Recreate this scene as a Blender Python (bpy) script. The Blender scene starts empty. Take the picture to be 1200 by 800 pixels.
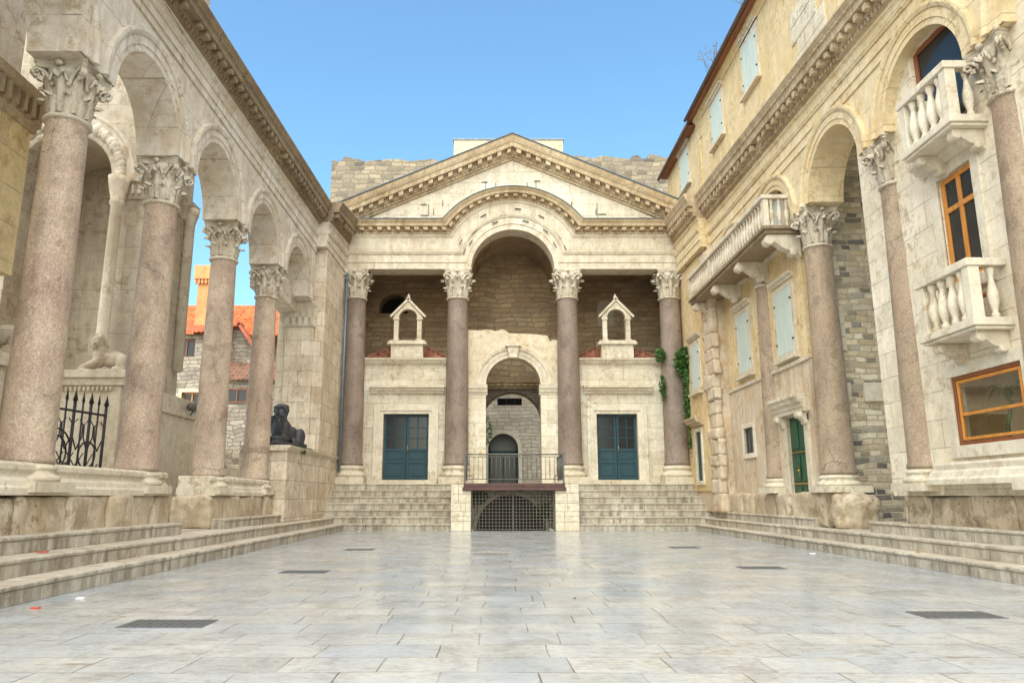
import bpy, bmesh, math, random
from mathutils import Vector, Matrix
R = math.radians
random.seed(7)
scene = bpy.context.scene
# ------------------------------------------------------------------ camera, world, sun, exposure
CH = 1.1
cam_d = bpy.data.cameras.new("camera"); cam = bpy.data.objects.new("camera", cam_d)
scene.collection.objects.link(cam); scene.camera = cam
cam.location = (0, 0, CH)
cam.rotation_euler = (R(90) + math.atan(182 / 870), 0, 0)
cam_d.sensor_width = 36; cam_d.lens = 36 * 870 / 1200; cam_d.shift_x = 22 / 1200
cam_d.clip_start = .05; cam_d.clip_end = 2000
world = bpy.data.worlds.new("World"); scene.world = world; world.use_nodes = True
wn = world.node_tree; bg = wn.nodes['Background']
sky = wn.nodes.new('ShaderNodeTexSky'); sky.sky_type = 'NISHITA'; sky.sun_disc = False
SUN_EL, SUN_AZ = 50, 196          # azimuth clockwise from +Y (north); 196 = behind the camera, slightly left
sky.sun_elevation = R(SUN_EL); sky.sun_rotation = R(SUN_AZ)
sky.air_density = 1.0; sky.dust_density = 1.6; sky.ozone_density = 1.2
wb = wn.nodes.new('ShaderNodeMix'); wb.data_type = 'RGBA'; wb.blend_type = 'MULTIPLY'; wb.inputs[0].default_value = 1; wb.inputs[7].default_value = (.76, 1.04, 1.07, 1)
wn.links.new(sky.outputs[0], wb.inputs[6]); wn.links.new(wb.outputs[2], bg.inputs[0]); bg.inputs[1].default_value = .145
sun_d = bpy.data.lights.new("sun", 'SUN'); sun = bpy.data.objects.new("sun", sun_d); scene.collection.objects.link(sun)
sun_d.energy = 3.3; sun_d.angle = R(115); sun_d.color = (1, .83, .61)
sd = Vector((math.sin(R(SUN_AZ)) * math.cos(R(SUN_EL)), math.cos(R(SUN_AZ)) * math.cos(R(SUN_EL)), math.sin(R(SUN_EL))))
sun.rotation_euler = sd.to_track_quat('Z', 'Y').to_euler()
scene.view_settings.view_transform = 'Standard'; scene.view_settings.look = 'None'
scene.view_settings.gamma = 1; scene.view_settings.exposure = 1.10
try: scene.view_settings.use_curve_mapping = False
except Exception: pass
COL = scene.collection

# ------------------------------------------------------------------ materials
def nt(name):
    m = bpy.data.materials.new(name); m.use_nodes = True; t = m.node_tree
    b = t.nodes['Principled BSDF']; return m, t, b
def node(t, kind, **kw):
    n = t.nodes.new(kind)
    for k, v in kw.items():
        if k.startswith('i_'): n.inputs[k[2:].replace('_', ' ')].default_value = v
        else: setattr(n, k, v)
    return n
def ramp(t, src, stops):
    r = t.nodes.new('ShaderNodeValToRGB'); e = r.color_ramp.elements
    while len(e) < len(stops): e.new(.5)
    for i, (p, c) in enumerate(stops):
        e[i].position = p
        e[i].color = (c, c, c, 1) if not isinstance(c, tuple) else (*c, 1)
    t.links.new(src, r.inputs[0]); return r.outputs[0]
def mixc(t, f, a, b, mode='MIX'):
    m = t.nodes.new('ShaderNodeMix'); m.data_type = 'RGBA'; m.blend_type = mode
    for s, v in ((m.inputs[0], f), (m.inputs[6], a), (m.inputs[7], b)):
        if hasattr(v, 'is_output') or isinstance(v, bpy.types.NodeSocket): t.links.new(v, s)
        elif isinstance(v, tuple): s.default_value = (*v, 1) if len(v) == 3 else v
        else: s.default_value = v
    return m.outputs[2]
def math_(t, op, a, b=None, c=None):
    m = t.nodes.new('ShaderNodeMath'); m.operation = op
    for i, v in enumerate((a, b, c)):
        if v is None: continue
        if isinstance(v, bpy.types.NodeSocket): t.links.new(v, m.inputs[i])
        else: m.inputs[i].default_value = v
    return m.outputs[0]
def pos_nodes(t):
    g = t.nodes.new('ShaderNodeNewGeometry'); s = t.nodes.new('ShaderNodeSeparateXYZ')
    t.links.new(g.outputs['Position'], s.inputs[0]); return g.outputs['Position'], s.outputs
def comb(t, x, y, z=0.):
    c = t.nodes.new('ShaderNodeCombineXYZ')
    for i, v in enumerate((x, y, z)):
        if isinstance(v, bpy.types.NodeSocket): t.links.new(v, c.inputs[i])
        else: c.inputs[i].default_value = v
    return c.outputs[0]
def noise(t, vec, scale, detail=6, rough=.6, dist=0):
    n = t.nodes.new('ShaderNodeTexNoise'); n.inputs['Scale'].default_value = scale
    n.inputs['Detail'].default_value = detail; n.inputs['Roughness'].default_value = rough
    n.inputs['Distortion'].default_value = dist
    t.links.new(vec, n.inputs['Vector']); return n.outputs['Fac']
def vmul(t, v, m):
    n = t.nodes.new('ShaderNodeVectorMath'); n.operation = 'MULTIPLY'; t.links.new(v, n.inputs[0]); n.inputs[1].default_value = m
    return n.outputs[0]
def bump(t, b, h, strength=.4, dist=.02, prev=None):
    n = t.nodes.new('ShaderNodeBump'); n.inputs['Strength'].default_value = strength; n.inputs['Distance'].default_value = dist
    t.links.new(h, n.inputs['Height'])
    if prev: t.links.new(prev, n.inputs['Normal'])
    t.links.new(n.outputs[0], b.inputs['Normal']); return n.outputs[0]

def stone(name, c1, c2, rough=.8, ashlar=None, tint=.14, streak=0., stain=(.16, .13, .10), patch=0., patchcol=None,
          bumps=.35, fine=14, pit=0., mortar=(.20, .16, .12), msize=.008, horizontal=False, warp=.0, sat=1.08, val=.97):
    m, t, b = nt(name); P, X = pos_nodes(t)
    big = noise(t, P, .55, 7, .62, .4)
    col = mixc(t, ramp(t, big, [(.32, 0.), (.68, 1.)]), c1, c2)
    mid = noise(t, P, 3.2, 8, .68)
    col = mixc(t, .8, col, ramp(t, mid, [(.25, .74), (.5, .98), (.78, 1.16)]), 'MULTIPLY')
    fin = noise(t, P, fine, 10, .75)
    col = mixc(t, .75, col, ramp(t, fin, [(.3, .80), (.5, 1.), (.72, 1.10)]), 'MULTIPLY')
    if patch:
        pn = noise(t, P, 1.15, 9, .66, .6)
        col = mixc(t, math_(t, 'MULTIPLY', ramp(t, pn, [(.50, 0.), (.58, 1.)]), patch), col, patchcol or stain)
    gr = math_(t, 'MULTIPLY', ramp(t, noise(t, P, 4.2, 15, .78, .3), [(.51, 0.), (.58, .85)]), ramp(t, noise(t, P, .8, 5, .6), [(.40, .15), (.60, .9)]))
    col = mixc(t, gr, col, tuple(c2[i] * (.52, .42, .30)[i] for i in range(3)))
    h = math_(t, 'ADD', math_(t, 'MULTIPLY', fin, .6), math_(t, 'MULTIPLY', mid, .8))
    h = math_(t, 'SUBTRACT', h, math_(t, 'MULTIPLY', gr, .5))
    if ashlar:
        w, hh = ashlar
        br = t.nodes.new('ShaderNodeTexBrick')
        if horizontal: vec = comb(t, X[0], X[1])
        else: vec = comb(t, math_(t, 'ADD', X[0], X[1]), X[2])
        if warp:
            wv = t.nodes.new('ShaderNodeTexNoise'); wv.inputs['Scale'].default_value = 1.7; wv.inputs['Detail'].default_value = 3
            t.links.new(P, wv.inputs['Vector'])
            va = t.nodes.new('ShaderNodeVectorMath'); va.operation = 'MULTIPLY_ADD'
            t.links.new(wv.outputs['Color'], va.inputs[0]); va.inputs[1].default_value = (warp, warp, 0); t.links.new(vec, va.inputs[2]); vec = va.outputs[0]
        t.links.new(vec, br.inputs['Vector'])
        br.inputs['Scale'].default_value = 1; br.inputs['Brick Width'].default_value = w; br.inputs['Row Height'].default_value = hh
        br.inputs['Mortar Size'].default_value = msize; br.inputs['Mortar Smooth'].default_value = .3; br.inputs['Bias'].default_value = 0
        br.inputs['Color1'].default_value = (1 - tint, 1 - tint * 1.15, 1 - tint * 1.5, 1)
        br.inputs['Color2'].default_value = (1 + tint * .7, 1 + tint * .65, 1 + tint * .5, 1)
        br.inputs['Mortar'].default_value = (1, 1, 1, 1)
        br.offset_frequency = 2; br.offset = .43; br.squash = 1.35; br.squash_frequency = 3
        col = mixc(t, 1., col, br.outputs['Color'], 'MULTIPLY')
        jn = ramp(t, noise(t, P, 2.3, 3, .5), [(.35, .35), (.55, 1.)])
        jf = math_(t, 'MULTIPLY', br.outputs['Fac'], jn)
        col = mixc(t, math_(t, 'MULTIPLY', jf, .8), col, mortar)
        h = math_(t, 'SUBTRACT', h, math_(t, 'MULTIPLY', br.outputs['Fac'], 1.3))
    if streak:
        sv = comb(t, math_(t, 'MULTIPLY', math_(t, 'ADD', X[0], X[1]), 5.5), math_(t, 'MULTIPLY', math_(t, 'SUBTRACT', X[0], X[1]), 1.5), math_(t, 'MULTIPLY', X[2], .7))
        sn = noise(t, sv, 1., 8, .7)
        gN = t.nodes.new('ShaderNodeNewGeometry'); sN = t.nodes.new('ShaderNodeSeparateXYZ'); t.links.new(gN.outputs['True Normal'], sN.inputs[0])
        sf = math_(t, 'MULTIPLY', ramp(t, sn, [(.44, 0.), (.64, 1.)]), math_(t, 'MULTIPLY', math_(t, 'SUBTRACT', 1., math_(t, 'ABSOLUTE', sN.outputs[2])), streak))
        col = mixc(t, sf, col, stain)
    if pit:
        vo = t.nodes.new('ShaderNodeTexVoronoi'); vo.inputs['Scale'].default_value = 9; t.links.new(P, vo.inputs['Vector'])
        pf = math_(t, 'MULTIPLY', ramp(t, vo.outputs['Distance'], [(.06, 1.), (.2, 0.)]), ramp(t, noise(t, P, 1.3, 4), [(.48, 0.), (.6, pit)]))
        col = mixc(t, pf, col, stain); h = math_(t, 'SUBTRACT', h, pf)
    hs = t.nodes.new('ShaderNodeHueSaturation'); hs.inputs['Saturation'].default_value = sat; hs.inputs['Value'].default_value = val; t.links.new(col, hs.inputs['Color'])
    t.links.new(hs.outputs[0], b.inputs['Base Color']); b.inputs['Roughness'].default_value = rough
    bump(t, b, h, bumps, .02)
    return m
def rubble(name, cols, mortar=(.33, .27, .20), s=(.42, .24), edge=.02, strength=.8, dark=0., warp=.22):
    """coursed irregular stones: s = stone length and course height"""
    m, t, b = nt(name); P, X = pos_nodes(t)
    vec = comb(t, math_(t, 'ADD', X[0], X[1]), X[2])
    def nz(sc, det): 
        n = t.nodes.new('ShaderNodeTexNoise'); n.inputs['Scale'].default_value = sc; n.inputs['Detail'].default_value = det; t.links.new(P, n.inputs['Vector']); return n.outputs['Color']
    for sc, det, am in ((.8 / s[1] * .24, 2, warp), (3.2 / s[1] * .24, 3, warp * .35)):
        va = t.nodes.new('ShaderNodeVectorMath'); va.operation = 'MULTIPLY_ADD'; t.links.new(nz(sc, det), va.inputs[0]); va.inputs[1].default_value = (am * 1.6, am, 0); t.links.new(vec, va.inputs[2]); vec = va.outputs[0]
    br = t.nodes.new('ShaderNodeTexBrick'); t.links.new(vec, br.inputs['Vector'])
    br.inputs['Scale'].default_value = 1; br.inputs['Brick Width'].default_value = s[0]; br.inputs['Row Height'].default_value = s[1]
    br.inputs['Mortar Size'].default_value = edge; br.inputs['Mortar Smooth'].default_value = .9; br.inputs['Bias'].default_value = 0
    br.offset = .41; br.offset_frequency = 3; br.squash = 1.7; br.squash_frequency = 2
    br.inputs['Color1'].default_value = (0, 0, 0, 1); br.inputs['Color2'].default_value = (1, 1, 1, 1); br.inputs['Mortar'].default_value = (.5, .5, .5, 1)
    sp = t.nodes.new('ShaderNodeSeparateColor'); t.links.new(br.outputs['Color'], sp.inputs[0])
    n = len(cols); col = ramp(t, sp.outputs[0], [(i / (n - 1), c) for i, c in enumerate(cols)])
    fin = noise(t, P, 12, 9, .75)
    col = mixc(t, .9, col, ramp(t, fin, [(.28, .68), (.5, 1.), (.75, 1.22)]), 'MULTIPLY')
    if dark: col = mixc(t, math_(t, 'MULTIPLY', ramp(t, noise(t, P, .9, 8, .7), [(.48, 0.), (.6, 1.)]), dark), col, (.10, .095, .085))
    inv = math_(t, 'SUBTRACT', 1., br.outputs['Fac'])
    col = mixc(t, inv, mortar, col)
    t.links.new(col, b.inputs['Base Color']); b.inputs['Roughness'].default_value = .9
    bump(t, b, math_(t, 'ADD', inv, math_(t, 'MULTIPLY', fin, .7)), strength, .035)
    return m
def simple(name, c, rough=.5, metal=0., var=.15, scale=8, bumps=.1, spec=None, stretch=None):
    m, t, b = nt(name); P, X = pos_nodes(t)
    n = noise(t, vmul(t, P, stretch) if stretch else P, scale, 8, .65)
    col = mixc(t, 1., c, ramp(t, n, [(.25, 1 - var), (.75, 1 + var)]), 'MULTIPLY')
    t.links.new(col, b.inputs['Base Color']); b.inputs['Roughness'].default_value = rough; b.inputs['Metallic'].default_value = metal
    bump(t, b, n, bumps, .01); return m
def granite(name, a, c, light):
    m, t, b = nt(name); P, X = pos_nodes(t)
    col = mixc(t, ramp(t, noise(t, P, .9, 6, .6, .3), [(.35, 0.), (.65, 1.)]), a, c)
    vo = t.nodes.new('ShaderNodeTexVoronoi'); vo.inputs['Scale'].default_value = 62; t.links.new(P, vo.inputs['Vector'])
    sp = t.nodes.new('ShaderNodeSeparateColor'); t.links.new(vo.outputs['Color'], sp.inputs[0])
    col = mixc(t, math_(t, 'MULTIPLY', ramp(t, sp.outputs[0], [(.5, 0.), (.9, 1.)]), .38), col, light)
    col = mixc(t, math_(t, 'MULTIPLY', ramp(t, sp.outputs[1], [(.74, 0.), (.86, 1.)]), .42), col, (.14, .10, .085))
    col = mixc(t, .8, col, ramp(t, noise(t, vmul(t, P, (1, 1, .35)), 2.8, 10, .74, .6), [(.30, .50), (.48, .98), (.72, 1.28)]), 'MULTIPLY')
    fin = noise(t, P, 26, 8, .8)
    col = mixc(t, .8, col, ramp(t, fin, [(.3, .7), (.7, 1.25)]), 'MULTIPLY')
    wq = t.nodes.new('ShaderNodeVectorMath'); wq.operation = 'MULTIPLY_ADD'; nq = t.nodes.new('ShaderNodeTexNoise'); nq.inputs['Scale'].default_value = 1.6; nq.inputs['Detail'].default_value = 6
    t.links.new(P, nq.inputs['Vector']); t.links.new(nq.outputs['Color'], wq.inputs[0]); wq.inputs[1].default_value = (.9, .9, .9); t.links.new(P, wq.inputs[2])
    vc = t.nodes.new('ShaderNodeTexVoronoi'); vc.feature = 'DISTANCE_TO_EDGE'; vc.inputs['Scale'].default_value = .8; t.links.new(wq.outputs[0], vc.inputs['Vector'])
    ck = math_(t, 'MULTIPLY', ramp(t, vc.outputs['Distance'], [(.004, 1.), (.012, 0.)]), ramp(t, noise(t, P, .9, 3, .5), [(.50, 0.), (.60, .6)]))
    col = mixc(t, ck, col, (.09, .07, .06))
    pa = math_(t, 'MULTIPLY', ramp(t, noise(t, P, 1.7, 12, .7, .5), [(.56, 0.), (.62, .55)]), 1.)
    col = mixc(t, pa, col, tuple(v * .58 for v in a))
    t.links.new(col, b.inputs['Base Color']); b.inputs['Roughness'].default_value = .62
    bump(t, b, fin, .35, .01); return m

M = {}
M['facade'] = stone('limestone_facade', (.62, .545, .43), (.70, .65, .56), ashlar=(1.2, .46), tint=.10, streak=.30, stain=(.40, .30, .19), bumps=.3)
M['facade_plain'] = stone('limestone_mouldings', (.60, .52, .40), (.71, .65, .54), streak=.42, stain=(.36, .27, .18), bumps=.4)
M['cornice'] = stone('weathered_shade_toned_limestone', (.42, .31, .19), (.60, .49, .34), streak=.65, stain=(.20, .14, .09), bumps=.7, fine=20)  # real grime, with tone and streaks also deepened for the modillion shadows
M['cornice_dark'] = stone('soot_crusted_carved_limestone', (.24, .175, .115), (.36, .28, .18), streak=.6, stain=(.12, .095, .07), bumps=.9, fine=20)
M['left_wall'] = stone('grey_limestone_arcade', (.62, .56, .48), (.72, .67, .60), ashlar=(1.3, .62), tint=.05, streak=.40, stain=(.36, .25, .15), bumps=.35, patch=.4, patchcol=(.55, .44, .31))
M['left_pier'] = stone('pinkish_ashlar_pier', (.65, .57, .46), (.74, .67, .57), ashlar=(.78, .52), tint=.15, streak=.35, stain=(.33, .24, .16), bumps=.55, msize=.010, patch=.4, patchcol=(.50, .36, .25))
M['right_wall'] = stone('cream_limestone_arcade', (.70, .56, .35), (.78, .68, .49), ashlar=(1.3, .62), tint=.05, streak=.28, stain=(.50, .35, .16), bumps=.3, patch=.4, patchcol=(.62, .46, .24))
M['white_stone'] = stone('dressed_white_limestone', (.72, .64, .50), (.80, .74, .63), ashlar=(1.1, .48), tint=.06, streak=.2, stain=(.48, .38, .24), bumps=.25)
M['white_trim'] = stone('white_stone_trim', (.64, .57, .45), (.74, .68, .57), streak=.2, stain=(.45, .38, .28), bumps=.25)
M['capital'] = stone('carved_white_limestone', (.56, .49, .38), (.74, .68, .58), streak=.5, stain=(.30, .22, .15), bumps=.9, fine=22)
M['base'] = stone('worn_stone_base', (.58, .50, .37), (.74, .68, .56), streak=.18, stain=(.26, .19, .13), bumps=.6, pit=.5)
M['blocks'] = stone('pitted_stone_blocks', (.50, .40, .28), (.62, .54, .42), streak=.35, stain=(.22, .16, .10), patch=.4, patchcol=(.42, .31, .19), bumps=.9, pit=.9)
M['steps'] = stone('worn_stone_steps', (.47, .42, .34), (.60, .555, .47), streak=.8, stain=(.15, .12, .09), bumps=.5, patch=.3, patchcol=(.33, .26, .18))
M['gate_wall'] = stone('cream_plaster_gateway', (.62, .53, .39), (.72, .64, .50), streak=.25, stain=(.44, .33, .2), bumps=.35, patch=.3, patchcol=(.56, .44, .30))
M['yellow_plaster'] = stone('yellow_stained_plaster', (.68, .52, .29), (.75, .62, .42), streak=.35, stain=(.42, .30, .15), patch=.6, patchcol=(.62, .47, .25), bumps=.25)
M['pink_plaster'] = stone('peeling_pink_plaster', (.58, .47, .35), (.66, .58, .46), streak=.45, stain=(.36, .27, .18), patch=.6, patchcol=(.55, .38, .24), bumps=.5)
M['yellow_wall'] = stone('yellow_ashlar', (.68, .52, .28), (.74, .61, .38), ashlar=(1.5, .6), tint=.05, streak=.2, stain=(.4, .28, .14), bumps=.25)
M['tower'] = stone('grey_tower_ashlar', (.44, .38, .30), (.54, .48, .40), ashlar=(1.2, .55), tint=.10, streak=.3, stain=(.25, .19, .13), bumps=.35)
M['tower_light'] = stone('pale_tower_trim', (.56, .49, .38), (.66, .60, .50), streak=.3, stain=(.36, .27, .17), bumps=.35)
M['rubble_top'] = rubble('weathered_rubble', [(.12, .10, .08), (.32, .26, .18), (.22, .18, .13), (.40, .33, .23), (.28, .23, .17)], (.26, .21, .15), s=(.40, .25), edge=.03, dark=.5, warp=.42)
M['rubble_house'] = rubble('pale_rubble_house', [(.42, .36, .28), (.60, .53, .43), (.50, .43, .33), (.66, .60, .50)], (.30, .25, .19), s=(.40, .22), edge=.022, warp=.26, dark=.2)
M['rubble_far'] = rubble('grey_brown_rubble_house', [(.30, .25, .19), (.46, .40, .32), (.36, .31, .25), (.52, .46, .38)], (.20, .165, .13), s=(.36, .2), edge=.022, warp=.42, dark=.45)
M['rubble_right'] = rubble('black_and_cream_blockwork', [(.10, .095, .085), (.72, .61, .44), (.74, .66, .52), (.13, .12, .11), (.54, .43, .28), (.66, .56, .41), (.58, .48, .33)], (.60, .52, .38), s=(.25, .14), edge=.02, dark=.3, warp=.14)
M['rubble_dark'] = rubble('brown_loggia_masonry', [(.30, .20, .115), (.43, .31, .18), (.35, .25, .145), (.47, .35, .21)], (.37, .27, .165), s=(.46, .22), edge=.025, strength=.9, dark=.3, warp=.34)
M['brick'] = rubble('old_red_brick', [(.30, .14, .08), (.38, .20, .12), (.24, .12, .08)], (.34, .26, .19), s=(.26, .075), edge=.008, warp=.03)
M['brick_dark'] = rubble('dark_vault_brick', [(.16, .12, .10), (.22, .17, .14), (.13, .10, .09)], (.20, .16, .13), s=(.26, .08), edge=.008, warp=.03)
M['granite'] = granite('red_granite', (.27, .185, .12), (.37, .275, .185), (.46, .38, .28))
M['granite_left'] = granite('pale_speckled_granite', (.33, .225, .165), (.48, .37, .27), (.62, .52, .40))
M['granite_front'] = granite('grey_pink_granite', (.19, .135, .105), (.27, .205, .16), (.36, .30, .25))
M['black_granite'] = simple('black_granite', (.035, .035, .038), .45, var=.5, scale=30, bumps=.35)
M['iron'] = simple('black_wrought_iron', (.015, .014, .014), .55, var=.4)
M['grey_iron'] = simple('grey_painted_iron', (.12, .11, .10), .5, var=.3)
M['gate_grid'] = simple('pale_galvanised_grid', (.24, .21, .17), .5, .3, var=.3)
M['clamp'] = simple('dark_bronze_clamp', (.05, .06, .05), .6)
M['lead'] = simple('lead_flashing', (.16, .20, .24), .45, .4, var=.3)
M['blue_door'] = simple('blue_painted_wood', (.006, .042, .058), .55, var=.35, scale=5, bumps=.3, stretch=(1, 1, .2))
M['green_door'] = simple('green_painted_wood', (.008, .065, .03), .4, var=.3, scale=5, bumps=.3, stretch=(1, 1, .2))
M['shutter'] = simple('pale_blue_shutter_paint', (.50, .56, .50), .6, var=.12, scale=6, bumps=.2, stretch=(1, 1, .2))
M['orange_wood'] = simple('varnished_orange_wood', (.55, .22, .035), .35, var=.3, scale=9, bumps=.2, stretch=(1, 1, .15))
M['brown_wood'] = simple('brown_varnished_wood', (.22, .065, .02), .4, var=.3, scale=9, bumps=.2, stretch=(1, 1, .15))
M['gutter'] = simple('rusty_brown_gutter', (.12, .07, .05), .6, var=.4)
M['landing'] = simple('reddish_stone_slab', (.085, .038, .03), .6, var=.5, scale=4, bumps=.4)
M['dark'] = simple('painted_dark_interior', (.008, .007, .006), .9)  # near-black colour stands in for unlit depth behind openings
M['interior'] = simple('room_plaster', (.66, .46, .22), .9)
M['glass'] = simple('dark_window_glass', (.02, .022, .024), .15, var=.1, bumps=0)
M['glass'].node_tree.nodes['Principled BSDF'].inputs['Specular IOR Level'].default_value = .3
M['brass'] = simple('brass', (.55, .38, .14), .3, 1.)
M['sun_tinted_plaster'] = stone('sun_painted_plaster', (.72, .31, .10), (.78, .39, .14), streak=.3, stain=(.5, .25, .08), bumps=.2, sat=.95, val=.9)  # orange carries the sunlight on the chimney, put into its colour
M['beige_plaster'] = stone('beige_plaster', (.66, .54, .36), (.70, .60, .44), streak=.2, stain=(.45, .34, .2), bumps=.15)
M['leaf'] = simple('green_leaves', (.055, .13, .025), .5, var=.6, scale=7)
M['weed'] = simple('dry_weeds', (.16, .13, .07), .7, var=.4, scale=7)
M['terracotta'] = simple('terracotta', (.42, .13, .06), .7)
M['red'] = simple('red_plastic', (.5, .06, .04), .5)
M['white'] = simple('white_paper', (.75, .75, .74), .7, var=.05)
M['drain'] = simple('cast_iron_cover', (.12, .125, .13), .45, .3, var=.4, scale=20, bumps=.6)
def tile_mat(name, a, b_, c):
    m, t, b = nt(name); P, X = pos_nodes(t)
    vo = t.nodes.new('ShaderNodeTexVoronoi'); vo.inputs['Scale'].default_value = 3.4; t.links.new(P, vo.inputs['Vector'])
    sp = t.nodes.new('ShaderNodeSeparateColor'); t.links.new(vo.outputs['Color'], sp.inputs[0])
    col = ramp(t, sp.outputs[0], [(0., a), (.5, b_), (1., c)])
    n = noise(t, P, 7, 8, .7); col = mixc(t, .9, col, ramp(t, n, [(.3, .7), (.7, 1.2)]), 'MULTIPLY')
    t.links.new(col, b.inputs['Base Color']); b.inputs['Roughness'].default_value = .8; bump(t, b, n, .4, .02); return m
M['tiles_orange'] = tile_mat('orange_roof_tiles', (.54, .13, .04), (.66, .21, .07), (.38, .085, .03))  # clay orange, saturated so the colour carries the sunlight on this roof
M['tiles_red'] = tile_mat('red_roof_tiles', (.46, .11, .05), (.55, .17, .08), (.38, .09, .045))
M['tiles_brown'] = tile_mat('brown_roof_tiles', (.22, .12, .08), (.30, .16, .10), (.16, .10, .08))
M['tiles_chapel'] = tile_mat('chapel_roof_tiles', (.26, .08, .045), (.36, .15, .09), (.20, .07, .04))

def floor_material():
    m, t, b = nt('polished_paving'); P, X = pos_nodes(t)
    wv = t.nodes.new('ShaderNodeTexNoise'); wv.inputs['Scale'].default_value = .5; wv.inputs['Detail'].default_value = 2; t.links.new(P, wv.inputs['Vector'])
    va = t.nodes.new('ShaderNodeVectorMath'); va.operation = 'MULTIPLY_ADD'
    t.links.new(wv.outputs['Color'], va.inputs[0]); va.inputs[1].default_value = (.22, .16, 0); t.links.new(comb(t, X[0], X[1]), va.inputs[2])
    br = t.nodes.new('ShaderNodeTexBrick'); t.links.new(va.outputs[0], br.inputs['Vector'])
    br.inputs['Scale'].default_value = 1; br.inputs['Brick Width'].default_value = .64; br.inputs['Row Height'].default_value = .47
    br.inputs['Mortar Size'].default_value = .007; br.inputs['Mortar Smooth'].default_value = .3; br.inputs['Bias'].default_value = 0
    br.offset = .37; br.offset_frequency = 2; br.squash = 1.3; br.squash_frequency = 3
    br.inputs['Color1'].default_value = (0, 0, 0, 1); br.inputs['Color2'].default_value = (1, 1, 1, 1); br.inputs['Mortar'].default_value = (.5, .5, .5, 1)
    sp = t.nodes.new('ShaderNodeSeparateColor'); t.links.new(br.outputs['Color'], sp.inputs[0])
    col = ramp(t, sp.outputs[0], [(0., (.32, .335, .335)), (.3, (.45, .445, .425)), (.55, (.37, .39, .41)), (.8, (.475, .465, .435)), (1., (.34, .375, .41))])
    mott = noise(t, P, 2.0, 9, .72, .7)
    col = mixc(t, .9, col, ramp(t, mott, [(.30, .60), (.5, 1.), (.70, 1.22)]), 'MULTIPLY')
    fin = noise(t, vmul(t, P, (1, 1.8, 1)), 13, 9, .8)
    col = mixc(t, .8, col, ramp(t, fin, [(.34, .42), (.46, .92), (.72, 1.22)]), 'MULTIPLY')
    blue = noise(t, P, .9, 5, .6, .6)
    col = mixc(t, math_(t, 'MULTIPLY', ramp(t, blue, [(.46, 0.), (.60, 1.)]), .5), col, (.37, .42, .47))
    # worn brown chips along some joints and gritty patches
    chips = math_(t, 'MULTIPLY', ramp(t, noise(t, vmul(t, P, (1, 2.6, 1)), 3.0, 9, .72), [(.57, 0.), (.62, 1.)]),
                  ramp(t, noise(t, P, .42, 3, .5), [(.48, 0.), (.58, .85)]))
    col = mixc(t, chips, col, (.20, .155, .11))
    dx = math_(t, 'SUBTRACT', X[0], 1.75); dy = math_(t, 'MULTIPLY', math_(t, 'SUBTRACT', X[1], 5.7), 1.5)
    dd_ = math_(t, 'SQRT', math_(t, 'ADD', math_(t, 'MULTIPLY', dx, dx), math_(t, 'MULTIPLY', dy, dy)))
    worn = math_(t, 'MULTIPLY', ramp(t, math_(t, 'MULTIPLY', dd_, .5), [(.15, 1.), (.85, 0.)]), ramp(t, noise(t, vmul(t, P, (1, 2.4, 1)), 4.5, 12, .72, .4), [(.54, 0.), (.60, .85)]))
    col = mixc(t, worn, col, (.23, .175, .115))
    specks = math_(t, 'MULTIPLY', ramp(t, noise(t, P, 34, 6, .8), [(.62, 0.), (.68, .6)]), ramp(t, noise(t, P, 1.3, 4, .6), [(.42, .1), (.6, 1.)]))
    col = mixc(t, specks, col, (.17, .14, .115))
    jn = ramp(t, noise(t, P, 1.6, 4, .6), [(.40, .3), (.60, 1.)])
    jf = math_(t, 'MULTIPLY', br.outputs['Fac'], jn)
    col = mixc(t, jf, col, (.13, .11, .09))
    t.links.new(col, b.inputs['Base Color'])
    rr = math_(t, 'ADD', math_(t, 'ADD', ramp(t, noise(t, P, 1.1, 7, .65), [(.3, .06), (.7, .24)]), math_(t, 'MULTIPLY', chips, .4)), math_(t, 'MULTIPLY', fin, .12))
    t.links.new(rr, b.inputs['Roughness'])
    h = math_(t, 'SUBTRACT', math_(t, 'ADD', math_(t, 'MULTIPLY', fin, .25), math_(t, 'MULTIPLY', sp.outputs[0], .25)), math_(t, 'ADD', br.outputs['Fac'], math_(t, 'MULTIPLY', chips, .7)))
    bump(t, b, h, .28, .012)
    return m
M['floor'] = floor_material()
M['pavement'] = stone('side_paving', (.46, .42, .36), (.54, .50, .43), ashlar=(.9, .45), horizontal=True, tint=.1, rough=.5)
M['ground'] = stone('earth_ground', (.22, .19, .15), (.28, .25, .2))

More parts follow.
